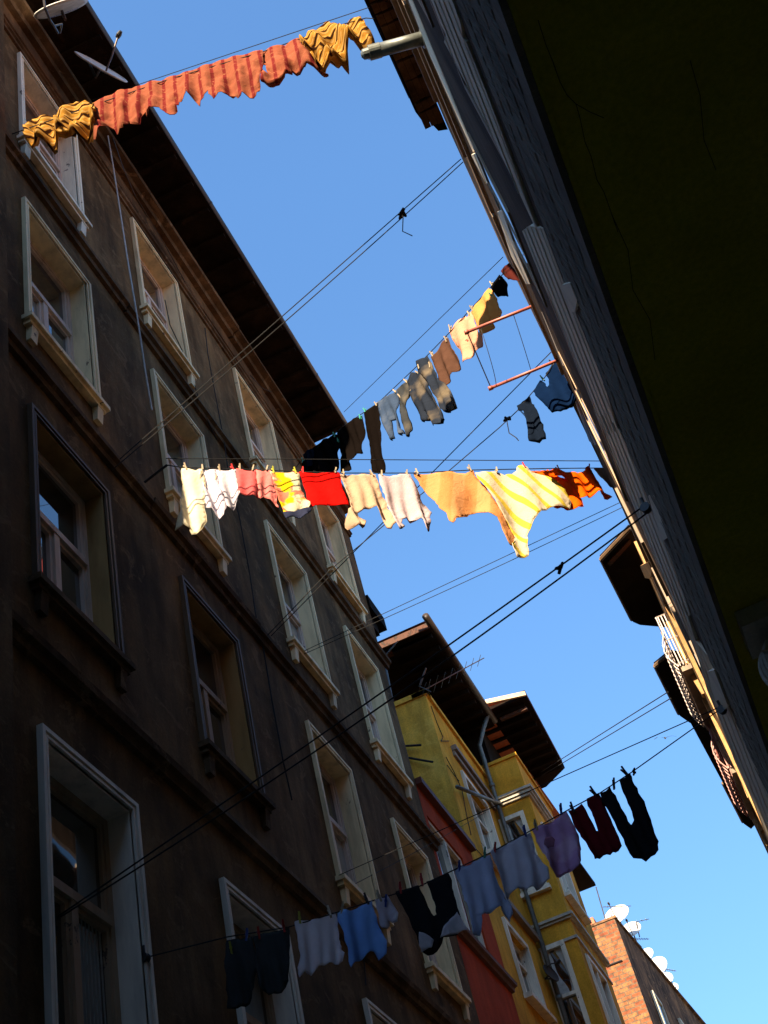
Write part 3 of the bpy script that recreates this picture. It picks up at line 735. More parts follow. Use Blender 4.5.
con.build('scroll_console', M['carved'], ra)
b = MB(); b.box(1.301, 1.7, 5.5, 6.0, G, ZS+.008); b.build('pier', M['olive'], ra)

# middle and far houses on the right
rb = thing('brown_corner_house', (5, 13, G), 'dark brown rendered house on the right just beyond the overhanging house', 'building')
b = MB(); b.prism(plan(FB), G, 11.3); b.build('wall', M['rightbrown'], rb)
b = MB(); b.prism([(x-.05, y) for y, x in FB]+[(x+.3, y) for y, x in FB[::-1]], 11.302, 11.42); b.build('coping', M['browning'], rb)
hood('ledge', [(533, 286), (541, 290), (549, 311), (543, 314)], 9.6, .1, M['stripwhite'], rb, 1, .5, (.0445, .0395))
hood('ledge', [(541.5, 312), (549, 310), (570, 362), (563, 366)], 9.4, .1, M['stripwhite'], rb, 2, .5, (.0445, .0395))
hood('cornice', [(573, 396), (582, 400), (603, 446), (598, 449), (589, 441), (585, 430)], 10.4, .14, M['browning'], rb, 2, .4, (.047, .042))
hood('ledge', [(568, 368), (573, 368), (600, 432), (596, 432)], 9.4, .1, M['browning'], rb, 1, .5, (.0445, .0395))
for y0 in (11.3, 13.9):
    for z0 in (5.9, 8.9):
        X = fx(y0+.5); X2 = fx(y0+1.0)
        w = MB(); w.prism([(X2-.03, y0+1.1), (X2+.1, y0+1.1), (X+.08, y0), (X-.05, y0)], z0, z0+1.6)
        win = w.build('window', M['browning'], rb)
        p = MB(); p.prism([(X2-.034, y0+1.0), (X2+.05, y0+1.0), (X+.05, y0+.1), (X-.052, y0+.1)], z0+.1, z0+1.5); p.build('pane', M['glass'], win)
rc = thing('cream_balcony_house', (5, 24, G), 'sunlit cream house far along the right side with boarded eaves and iron balconies', 'building')
b = MB(); b.prism(plan(FC), G, 12.6); b.build('wall', M['rightcream'], rc)
def eave_px(px, z, h, lip):
    P = pz(px, z); b = MB(); b.prism(P, z, z+h); e = b.build('eave', M['darkwood'], rc)
    (ax, ay), (bx_, by) = P[0], P[1]
    c = MB()
    for k in range(len(lip)):
        i = lip[k]; (ax, ay), (bx_, by) = P[i], P[(i+1) % len(P)]
        c.tube([(ax, ay, z+.05), (bx_, by, z+.05)], .035, 6)
    c.build('fascia', M['browntrim2'], e)
    # tongue of lighter board inside
    return e, P
e, P = eave_px([(602, 561), (631, 530), (672, 560), (690, 628), (668, 627.5), (640, 625), (633, 622)], 12.8, .12, [0, 6])
b = MB(); q = pz([(607, 563), (630, 539), (631, 543), (610, 566)], 12.78); b.prism(q, 12.77, 12.798); b.build('board', M['orangewood'], e)
e, P = eave_px([(656, 668), (672, 655), (700, 660), (725, 722), (710, 724), (690, 723), (680, 716)], 12.4, .12, [0, 6])
e, P = eave_px([(690, 722), (710, 722), (735, 775), (757, 823), (751, 829), (744, 824), (724, 785)], 12.0, .12, [5])
b = MB(); b.add([(.75, 16.0, 12.93), (.85, 31.9, 12.93), (9, 31.9, 12.93), (5, 24, 15), (9, 16, 12.93)], [(0, 3, 1), (1, 3, 2), (2, 3, 4), (4, 3, 0)])
b.build('roof', M['tile'], rc)
# scrolled capital and pilaster catching sun
hood('capital', [(640, 566), (648, 562), (652, 570), (650, 579), (645, 578)], 11.4, .5, M['rightcream'], rc, 0, .3, (.045, .041))
b = MB()
for y0 in (17.2, 20.4, 23.6): b.box(fx(y0)-.05, fx(y0)+.02, y0, y0+.25, 3, 11.9)
b.build('pilaster', M['rightcream'], rc)

def balcony(px_a, px_b, z, xo, m, label=None):
    """iron balcony: floor slab, curved pickets, rails"""
    A = at_z(*px_a, z+.5); B = at_z(*px_b, z+.5); y0, y1 = A.y, B.y
    xw = fx((y0+y1)/2); xo = min(A.x, B.x) if xo is None else xo
    fl = MB(); fl.box(xo+.04, xw+.0, y0+.02, y1-.02, z-.09, z); fo = fl.build('balcony', M['browning'], rc)
    r = MB(); H = .95
    def p(x, y, h):    # belly outward low down
        return (x, y, z+h)
    n = int((y1-y0)/.13)
    for k in range(n+1):
        y = y0+(y1-y0)*k/n; pts = []
        for q in range(7):
            t = q/6; pts.append((xo+.02-.10*math.sin(math.pi*min(1, t*1.5)), y, z+H*t))
        r.tube(pts, .011, 5)
        if k < n:
            yc = y+(y1-y0)/n/2
            r.tube([(xo-.03, yc+.05*math.cos(a), z+.32+.09*math.sin(a)) for a in [2*math.pi*i/10 for i in range(11)]], .008, 4)
            r.tube([(xo+.0, yc+.05*math.cos(a), z+.62+.09*math.sin(a)) for a in [2*math.pi*i/10 for i in range(11)]], .008, 4)
    for yy in (y0, y1):
        for q in range(1, 4):
            x = xo+(xw-xo)*q/4; r.tube([(x, yy, z), (x, yy, z+H)], .011, 5)
        for h in (.05, .5, H): r.tube([(xo+.02, yy, z+h), (xw, yy, z+h)], .013, 5)
    for h in (.03, H): r.tube([(xo+.02, y0, z+h), (xo+.02, y1, z+h)], .016, 5)
    r.tube([(xo-.06, y0, z+.45), (xo-.06, y1, z+.45)], .012, 5)
    r.build('railing', m, fo)
    for yy in (y0+.2, y1-.3):
        c = MB(); c.hull([(xw-.04, yy, z-.45), (xw, yy, z-.45), (xw, yy+.12, z-.45), (xw-.04, yy+.12, z-.45)],
                         [(xo+.12, yy, z-.091), (xw, yy, z-.091), (xw, yy+.12, z-.091), (xo+.12, yy+.12, z-.091)])
        c.build('bracket', M['rightcream'], fo)
balcony((668, 640), (691, 702), 10.6, None, M['iron'])
balcony((714, 742), (735, 790), 9.7, None, M['ironbrown'])

# ------------------------------------------------------------------ pipe, poles, dishes, aerials
t = at_z(369, 53, 10.3); s = at_z(424, 38, 10.3)
vp = thing('vent_pipe', (s.x, s.y, s.z), 'grey round vent pipe sticking out of the right wall near the top of the photo', 'pipe')
b = MB(); d = (s-t).normalized(); b.tube([s+d*.15, t+d*.06], .06, 20); b.build('pipe', M['pipe'], vp, smooth=True)
b = MB(); b.tube([t+d*.10, t+d*.0], [.066, .066], 20); b.tube([t+d*.01, t-d*.05, t-d*.07], [.05, .045, .02], 12); b.build('cap', M['pipe'], vp)
b = MB(); b.tube([s-d*.02, s+d*.03], .085, 20); b.build('collar', M['pipe'], vp)
def pole(pa, pb, z, label):
    A = at_z(*pa, z); B = at_z(*pb, z); o = MB(); o.tube([A+(A-B).normalized()*.2, B], .018, 10); 
    o.tube([B+(B-A).normalized()*-.02, B+(B-A).normalized()*.03], .026, 10)
    o.build('drying_pole', M['redpole'], smooth=True, label=label, cat='pole', group='red drying poles on the right wall'); return A, B
A1, B1 = pole((533, 306), (467, 332), 11.0, 'red drying pole crossing in front of the yellow garment')
A2, B2 = pole((556, 361), (491, 388), 10.6, 'red drying pole hanging free above the dark blue garments, lower of two')
def wirething(name, pts, r, label, cat, m=None, group=None, sag=0.0, n=14):
    pts = [Vector(p) for p in pts]
    if sag and len(pts) == 2:
        A, B = pts; pts = [A.lerp(B, k/n)-Vector((0, 0, sag*4*(k/n)*(1-k/n))) for k in range(n+1)]
    b = MB(); b.tube(pts, r, 5); return b.build(name, m or M['wire'], label=label, cat=cat, group=group)
wirething('cord', [A1.lerp(B1, .30), A2.lerp(B2, .38)], .004, 'thin cord between the two red poles, nearest the wall', 'cord', M['aerial'], sag=.04)
wirething('cord', [A1.lerp(B1, .80), A2.lerp(B2, .92)], .004, 'slack thin cord between the two red poles, the middle one', 'cord', M['aerial'], sag=.16)
wirething('cord', [B1+Vector((0, 0, -.02)), B2], .007, 'thick cord joining the outer tips of the two red poles', 'cord', M['aerial'], sag=.0, n=2)

def dish(center, normal, R, label, group=None, arm=True, letters=True, mount=None, armside=None, depth=.14, mm='dish'):
    nrm = Vector(normal).normalized(); c = Vector(center)
    a = nrm.cross(Vector((0, 0, 1))).normalized(); bb = nrm.cross(a)
    t = thing('satellite_dish', c, label, 'satellite dish', group)
    m_ = MB(); rings, seg = 7, 28; vs = [c-nrm*R*depth]; 
    for i in range(1, rings+1):
        q = i/rings
        for k in range(seg):
            an = 2*math.pi*k/seg; vs.append(c+(a*math.cos(an)+bb*math.sin(an))*R*q-nrm*R*depth*(1-q*q))
    nf = len(vs); vs2 = [v-nrm*.012 for v in vs]
    fs = []
    for off, fl in ((0, False), (nf, True)):
        for k in range(seg):
            f = (off, off+1+k, off+1+(k+1) % seg); fs.append(f[::-1] if fl else f)
            for i in range(rings-1):
                p0 = off+1+i*seg+k; p1 = off+1+i*seg+(k+1) % seg
                f = (p0, p0+seg, p1+seg, p1); fs.append(f[::-1] if fl else f)
    for k in range(seg):
        p0 = 1+(rings-1)*seg+k; p1 = 1+(rings-1)*seg+(k+1) % seg; fs.append((p0, p0+nf, p1+nf, p1))
    m_.add(vs+vs2, fs)
    m_.tube([c+(a*math.cos(2*math.pi*k/seg)+bb*math.sin(2*math.pi*k/seg))*R for k in range(seg+1)], .012, 5)
    rf = m_.build('reflector', M[mm], t, smooth=True)
    if letters:
        l = MB(); rnd = random.Random(int(abs(c.x*100)))
        for k in range(12):
            x = -R*.5+k*R*.09; q = (armside or -1)*R*.62; hh = R*rnd.uniform(.05, .09)
            for sgn in (1, -1):
                base = c+a*x+bb*q
                dz = R*depth*(1-((x*x+q*q)/(R*R)))
                o = base-nrm*(dz-.004) if sgn > 0 else base-nrm*(dz+.017)
                l.add([o-bb*hh, o+a*R*.055-bb*hh*.8, o+a*R*.055+bb*hh, o+bb*hh*.7], [(0, 1, 2, 3)])
        l.build('lettering', M['dishblue'], rf)
    if arm:
        sd = armside or -1
        foot = c+bb*R*sd*.85-nrm*.02; tip = c+nrm*R*1.25+bb*R*sd*.25
        r2 = MB(); r2.tube([foot, foot.lerp(tip, .5)+bb*sd*.03, tip], .012, 6); r2.build('arm', M['aerial'], t)
        r3 = MB(); dd = (c-tip).normalized(); r3.tube([tip-dd*.07, tip-dd*.02, tip+dd*.03], [.022, .035, .028], 10); r3.build('receiver', M['black'], t)
    mt = MB(); back = c-nrm*R*(depth+.02)
    mt.tube([back, back-nrm*.12, Vector(mount) if mount else back-nrm*.2-Vector((0, 0, R))], .018, 6); mt.build('mount', M['aerial'], t)
    return t
def imgdir(x, y, f): return (R_*x-U_*y+_f*f).normalized()
c1 = ray(61, 8)*17.6
dish(c1, imgdir(-.32, -.92, -.22), .34, 'satellite dish under the brown eave, nearest the top edge of the photo', 'dishes at the brown eave', arm=False, depth=.05, mount=(c1.x-.15, c1.y+.1, 16.9))
c2 = ray(101, 67)*17.9
dish(c2, imgdir(.50, -.83, -.25), .36, 'satellite dish seen edge-on with its receiver arm against the sky', 'dishes at the brown eave', armside=1, depth=.05, mount=(c2.x-.25, c2.y+.1, 16.9))
b = MB(); p0 = ray(43, -8)*17.0; p1 = ray(50, 20)*16.9; p2 = ray(58, 33)*17.2; b.tube([p0, ray(45, 8)*16.9, p1, ray(54, 26)*17, p2], .016, 6)
b.tube([ray(54, 26)*17, ray(62, 24)*17.2, ray(60, 33)*17.3], .012, 6)
b.build('dish_bracket', M['aerial'], label='bent grey metal bracket hanging below the topmost satellite dish', cat='bracket')
sl_ = (xb2-xa)/(ye-YK)
for i, (x, y, r, z, lab) in enumerate(((616.5, 914.5, 12.5, ZK+.5, 'largest white satellite dish at the front corner of the brick house roof'), (631, 929, 9.5, ZK+.4, 'white satellite dish just behind the largest one on the brick house roof'),
          (646, 955, 7.5, ZK+.35, 'small white satellite dish, first of the rear cluster on the brick house roof'), (657, 966, 10, ZK+.35, 'big white satellite dish in the middle of the rear cluster on the brick house'),
          (665, 979, 7.5, ZK+.3, 'white satellite dish second from last along the brick house roof'), (672, 989, 6.5, ZK+.25, 'last white satellite dish along the brick house roof'))):
    c = at_z(x, y, z); D = c.length
    dish(c, (-.1+.12*math.sin(i*2), -.85, .42+.1*math.cos(i)), r*D/F_PX, lab, 'white dishes on the brick house roof', letters=False, armside=1, mount=(c.x, c.y+.3, ZK+.05))
def aerial(base, up, boom_a, boom_b, n, el, label, mast=True, elvec=None):
    t = thing('tv_aerial', base, label, 'aerial')
    b = MB()
    if mast: b.tube([base, up], .018, 6); b.build('mast', M['aerial'], t)
    A, B = Vector(boom_a), Vector(boom_b); b = MB(); b.tube([A, B], .011, 5)
    d = (B-A).normalized(); e = elvec or d.cross(Vector((0, 0, 1))).normalized()
    for k in range(n):
        p = A.lerp(B, (k+.3)/n); L = el*(1-.35*k/n); b.tube([p-e*L, p+e*L], .006, 4)
    b.build('boom', M['aerial'], t)
    return t
Y_ = YR
ba = at_y(426, 689, Y_+.3); bb_ = at_y(484, 658, Y_+1.2)
aerial(Vector((-3.95, Y_+.35, 14.0)), ba, ba, bb_, 8, .17, 'long television aerial sticking out past the yellow house eave', elvec=imgdir(.25, -.95, 0))
b1_ = at_y(420, 685, Y_-.15); t = aerial(b1_, at_y(426, 668, Y_-.2), at_y(419, 686, Y_-.15), at_y(431, 692, Y_-.15), 3, .14, 'small television aerial under the orange edge of the yellow house eave', elvec=imgdir(.3, -.9, 0))
m0 = Vector((-4.35, Y1B+1.3, 12)); pA_ = at_y(384, 657, Y1B+1.3); pB_ = at_y(398, 641, Y1B+1.3)
aerial(Vector((pA_.x-.2, pA_.y, 10.6)), pA_, pA_, pB_, 4, .10, 'small aerial rising behind the edge of the brown building', elvec=imgdir(.6, -.6, 0))
c = at_y(606, 922, YK+.3); cu = at_y(596, 887, YK+.3)
aerial(Vector((c.x, c.y, ZK+.07)), cu, at_y(603, 907, YK+.3), at_y(631, 906, YK+.3), 2, .06, 'tall thin mast with a crossbar at the front corner of the brick house roof')
c = at_z(637, 930, ZK+.3); q0 = at_y(636, 922, c.y); q1 = at_y(649, 919, c.y)
aerial(Vector((c.x, c.y, ZK+.07)), q0, q0, q1, 3, .10, 'aerial between the two dish clusters on the brick house, the upper one')
c = at_z(640, 943, ZK+.2); q0 = at_y(634, 939, c.y); q1 = at_y(649, 939, c.y)
aerial(Vector((c.x, c.y, ZK+.07)), q0, q0, q1, 6, .12, 'many-rod aerial between the two dish clusters on the brick house')
c = at_z(670, 976, ZK+.4); q0 = at_y(664, 969, c.y); q1 = at_y(676, 971, c.y)
aerial(Vector((c.x, c.y, ZK+.07)), q0, q0, q1, 5, .13, 'aerial rising from the rear dish cluster of the brick house')
# small dish on the bay's downpipe
c = at_y(551, 973, YBAY-.35); dish(c, (.9, -.35, .25), .17, 'small dark satellite dish fixed to the yellow bay beside its lower window', letters=False, armside=-1, mount=(-3.79, YBAY-.1, c.z), mm='gutter')

# ------------------------------------------------------------------ wires across the street
def cl(name, A, B, label, r=.006, sag=0, **k): return wirething(name, [A, B], r, label, k.get('cat', 'clothesline'), sag=sag, group=k.get('group'))
def P3(px, axis, v): return at(px[0], px[1], axis, v)
L1A = at_x(12, 134, XW+.02); L1B = Vector((.35, 6.95, 13.45))
L2A = at_x(278, 491, XW+.02); L2B = at_z(512, 267, 12.0)
L3A = at_x(262, 641, XW+.02); L3B = at_z(556, 359, 11.1)
L4A = at_x(167, 465, XW+.30); L4B = at_z(610, 468, 10.2)
L5A = at_x(144, 958, XW+.02); L5B = at_z(722, 708, 5.48)
def pulley(p, nrm, label):
    b = MB(); a = Vector(nrm).normalized(); p = Vector(p); b.tube([p-a*.015, p+a*.015], .028, 14); b.tube([p-a*.022, p-a*.01], .034, 14); b.tube([p+a*.01, p+a*.022], .034, 14)
    b.tube([p, p+Vector((0, 0, .09))], .012, 6); b.build('pulley', M['black'], label=label, cat='pulley')
cl('clothesline', at_x(80, 104, XW+.02)-Vector((0, 0, 0)), at_z(388, 1, 13.45), 'thin return line above the orange patterned cloths', r=.005)
UP = at_z(461, 159, 12.9)
cl('clothesline', at_x(112, 466, XW+.02), UP, 'upper strand of the knotted pair of lines crossing above the street', sag=.0)
cl('clothesline', at_x(112, 470, XW+.02), at_z(463, 162, 12.9), 'lower strand of the knotted pair of lines crossing above the street', sag=.05)
KN = ray(402, 215)*((at_x(112, 466, XW)+UP)/2).length
def knot(px, A, B, r, label, tail=None):
    n = (B-A).cross(Vector((0, 0, 1))).normalized(); v = ray(*px); p = v*(A.dot(n)/v.dot(n))
    b = MB(); rnd = random.Random(int(px[0])); pts = [p+Vector((rnd.uniform(-r, r), rnd.uniform(-r, r), rnd.uniform(-r, r))) for _ in range(9)]
    b.tube(pts, r*.35, 6)
    if tail: b.tube([p]+[p-Vector((0, 0, r*2.2*i))+n*r*math.sin(i*2)+R_*r*math.cos(i*1.7) for i in range(1, tail)], .006, 5)
    b.build('knot', M['wire'], label=label, cat='knot')
knot((402, 215), at_x(112, 466, XW+.02), UP, .06, 'frayed knot with a dangling end on the high pair of lines', 4)
cl('wire', at_z(344, 412, 17.0), at_z(503, 257, 13.0), 'single thin wire from the brown gutter to the right wall', r=.005, cat='wire')
cl('clothesline', at_x(271, 636, XW+.02), at_z(561, 342, 11.2), 'bare line just above the line carrying the dark blue garments', r=.006)
cl('clothesline', at_x(304, 651, XW+.1), at_z(621, 502, 10.6), 'upper strand of the thin pair below the orange laundry', r=.0045, sag=.0)
cl('clothesline', at_x(304, 654, XW+.1), at_z(623, 507, 10.6), 'lower strand of the thin pair below the orange laundry', r=.0045, sag=.03)
BKA = at_x(57, 917, XW-.2); BKB = at_z(645, 508, 5.46)
cl('clothesline', BKA, BKB+Vector((0, 0, .02)), 'upper strand of the heavy black pair tied with a knot', r=.006, sag=.02)
cl('clothesline', at_x(57, 919, XW-.2), at_z(647, 513, 5.44), 'lower strand of the heavy black pair tied with a knot', r=.006, sag=.07)
knot((561, 568), BKA, BKB, .032, 'black knot on the heavy pair of lines')
pulley(at_z(646, 508, 5.43), (.3, 1, 0), 'black pulley under the white hood holding the heavy black pair of lines')
pulley(at_z(722, 710, 5.42), (.3, 1, 0), 'black pulley under the white hood above the dark red trousers')
pulley(at_x(305, 652, XW+.08), (.2, 1, 0), 'dark pulley at the window jamb, third window column of the brown building')
pulley(at_x(145, 958, XW+.03), (.2, 1, 0), 'dark pulley on the jamb of the big grey-white window at lower left')
cl('clothesline', at_x(337, 876, XW+.02), at_z(722, 706, 5.5), 'bare line running above the blue and purple laundry', r=.0045)
cl('clothesline', at_x(349, 887, XW+.02), at_x(486, 812, XW+.1), 'short slack line across the red house wall', r=.0045, sag=.02)
FRA = at_z(500, 786, 14.6); FRB = at_z(668, 692, 10.8)
cl('wire', at_z(541, 772, 15.2), FRB, 'upper wire of the far pair beyond the yellow eave', r=.009, cat='wire')
cl('wire', at_z(541, 776, 15.2), FRB-Vector((0, 0, .12)), 'lower wire of the far pair beyond the yellow eave', r=.009, cat='wire')
cl('clothesline', L4A+Vector((0, 0, .1)), at_z(606, 461, 10.25), 'return strand just above the long row of bright laundry', r=.005)
q = at_x(160, 467, XW+.31); b = MB(); b.tube([(XW+.04, L4A.y-.02, L4A.z-.12), (L4A.x, L4A.y, L4A.z)], .014, 6); b.build('line_bracket', M['wire'], label='thin dark bracket at a brown building window holding the left end of the bright row', cat='bracket')
# cables hanging down the brown facade
def fcable(px, off, r, m, label):
    pts = [at_x(x, y, XW+off) for x, y in px]; b = MB(); b.tube(pts, r, 5); b.build('cable', M[m], label=label, cat='cable')
fcable([(108, 136), (113, 165), (120, 210), (128, 262), (137, 315), (146, 375), (152, 410)], .22, .011, 'whitewire', 'white cable hanging down between the first and second window columns')
fcable([(113, 138), (124, 170), (135, 195), (150, 220), (168, 250), (185, 282)], .26, .007, 'gutter', 'thin brown cable slanting down from the eave beside the second column')
fcable([(165, 300), (170, 325), (182, 350), (192, 378), (200, 402), (212, 425)], .05, .007, 'wire', 'loose dark cable draped over the second top window')
fcable([(205, 328), (208, 355), (216, 398), (224, 440), (228, 470)], .05, .007, 'wire', 'dark cable running straight down between second and third columns')
fcable([(228, 470), (240, 520), (250, 575), (258, 630), (262, 640)], .03, .008, 'wire', 'dark cable dropping past the right side of the white laundry')
fcable([(192, 390), (205, 415), (217, 440)], .05, .006, 'wire', 'short dark cable below the second top window')
fcable([(262, 640), (272, 700), (283, 760), (292, 800)], .02, .009, 'wire', 'faint dark cable below the second string course')
fcable([(250, 375), (262, 388), (274, 393), (287, 393)], .12, .006, 'wire', 'short cable drooping under the brown cornice')
fcable([(361, 930), (364, 960), (366, 985)], .05, .007, 'wire', 'short dark cable under the pale blue shirt')

# bird
bp = ray(665, 738)*70; w = R_*1.0; uu = U_
b = MB(); wing = []
pts = [(-.55, -.06), (-.38, .06), (-.17, .05), (0, .0), (.17, .08), (.38, .13), (.62, .08)]
top = [bp+w*x+uu*y for x, y in pts]; bot = [bp+w*x+uu*(y-.035)+_f*.05 for x, y in pts]
n = len(pts); 
b.add([v-_f*.06 for v in top]+[v+_f*.10 for v in bot], [(i, i+1, n+i+1, n+i) for i in range(n-1)]+[(n+i, n+i+1, i+1, i) for i in range(n-1)])
b.tube([bp-_f*.2+uu*-.01, bp-_f*.08, bp+_f*.1, bp+_f*.22], [.012, .045, .04, .01], 8)
b.build('bird', M['bird'], label='small grey bird gliding in the open sky above the lowest clothesline', cat='bird')

# ------------------------------------------------------------------ laundry
CM = {
 'cream': cloth('cloth_cream', (.88, .80, .60), trans=.45), 'white': cloth('cloth_white', (.62, .58, .64)), 'white2': cloth('cloth_lavender_white', (.76, .70, .78), trans=.4),
 'pink': cloth('cloth_coral', (.72, .13, .13)), 'pink2': cloth('cloth_salmon', (.72, .22, .20)),
 'print': cloth('cloth_print', (.62, .18, .12), (.60, .55, .38), ('noise', 5.0, 0, .50, .54), extra=('noise', 4.0, 1.2, .56, .60, (.62, .45, .01))),
 'navy': cloth('cloth_navy', (.03, .035, .07)), 'red': cloth('cloth_red', (.62, .008, .006)), 'beige': cloth('cloth_beige', (.50, .345, .235)),
 'lilac': cloth('cloth_lilac', (.48, .38, .40)), 'peach': cloth('cloth_peach', (.56, .24, .085), (.62, .29, .12), ('stripe', 1.1, .3, .4, .6)),
 'ystripe': cloth('cloth_yellow_stripes', (.60, .50, .36), (.60, .45, .06), ('stripe', 1.5, -.55, .74, .78)),
 'orange': cloth('cloth_orange', (.85, .115, .004)), 'tan': cloth('cloth_tan', (.32, .23, .17)),
 'patt': cloth('cloth_orange_pattern', (.27, .082, .045), (.16, .022, .02), ('stripe', 2.3, .06, .74, .9), extra=('noise', 24, .0, .56, .7, (.30, .11, .055))),
 'black_yellow': cloth('cloth_yellow_black', (.36, .175, .03), (.03, .012, .006), ('stripe', 2.3, 1.25, .84, .92), extra=('stripe', 4.6, 1.25, .80, .95, (.46, .28, .09))),
 'blackd': cloth('cloth_black', (.004, .0035, .004), trans=.03), 'darkbrown': cloth('cloth_dark_brown', (.0055, .004, .0035), trans=.03),
 'jeans': cloth('cloth_denim', (.036, .056, .10), (.09, .11, .15), ('noise', 3.0, 0, .45, .7), .1), 'jeans2': cloth('cloth_faded_denim', (.017, .022, .034), (.13, .105, .075), ('noise', 2.6, .4, .5, .68), .1),
 'greytr': cloth('cloth_grey_trousers', (.035, .038, .042), (.09, .08, .065), ('noise', 3.0, 0, .5, .65), .1),
 'brownt': cloth('cloth_brown', (.10, .05, .034)), 'pinkt': cloth('cloth_shell_pink', (.66, .34, .22), (.5, .07, .05), ('noise', 9.0, .2, .68, .7)),
 'yellow': cloth('cloth_yellow', (.62, .32, .10)), 'maroon': cloth('cloth_maroon', (.08, .018, .015)),
 'blue': cloth('cloth_blue', (.003, .010, .035), trans=.06), 'bluedark': cloth('cloth_dark_blue', (.006, .010, .02), trans=.1),
 'greyblue': cloth('cloth_grey_blue', (.86, .82, .86), trans=.6), 'sky': cloth('cloth_mid_blue', (.38, .62, .95), trans=.6), 'lilacshort': cloth('cloth_pale_lilac', (.66, .60, .68), (.8, .76, .82), ('noise', 7, 0, .5, .6), .35),
 'bluegrey2': cloth('cloth_blue_grey', (.66, .74, .92), trans=.62), 'steel': cloth('cloth_steel_blue', (.76, .78, .88), trans=.62),
 'purple': cloth('cloth_purple', (.70, .44, .72), (.85, .66, .86), ('noise', 5, 0, .5, .62), .4), 'wine': cloth('cloth_wine', (.16, .012, .02), trans=.2),
 'blacktr': cloth('cloth_black_trousers', (.018, .018, .022), trans=.06), 'darktr': cloth('cloth_charcoal', (.045, .05, .052), trans=.08),
 'rose': cloth('cloth_rose_print', (.45, .2, .3)),
}
PEG = {k: flat('peg_'+k, c, .5) for k, c in dict(green=(.05, .3, .2), blue=(.03, .08, .4), red=(.5, .03, .03), black=(.02, .02, .025), wood=(.38, .30, .2), yellow=(.4, .4, .04)).items()}
pegmesh = {}
def peg_mesh(colr):
    if colr in pegmesh: return pegmesh[colr]
    b = MB()
    for s in (-1, 1):
        b.hull([(-.006, s*.004, -.035), (.006, s*.004, -.035), (.006, s*.011, -.035), (-.006, s*.011, -.035)],
               [(-.006, s*.006, .005), (.006, s*.006, .005), (.006, s*.013, .005), (-.006, s*.013, .005)])
        b.hull([(-.006, s*.006, .005), (.006, s*.006, .005), (.006, s*.013, .005), (-.006, s*.013, .005)],
               [(-.006, s*.014, .05), (.006, s*.014, .05), (.006, s*.021, .05), (-.006, s*.021, .05)])
    b.tube([(-.009, 0, .012), (.009, 0, .012)], .008, 8)
    me = bpy.data.meshes.new('clothes_peg'); me.from_pydata([tuple(v) for v in b.v], [], b.f); me.materials.append(PEG[colr]); pegmesh[colr] = me
    return me
def peg(p, ydir, colr, label, group):
    o = bpy.data.objects.new('clothes_peg', peg_mesh(colr)); COL.objects.link(o); o.location = p; rr = random.Random(label)
    o.rotation_euler = (rr.uniform(-.3, .3), rr.uniform(-.35, .35), math.atan2(ydir.y, ydir.x)); o.scale = (1.15, 1.15, 1.0)
    props(o, label, 'clothes peg', group)

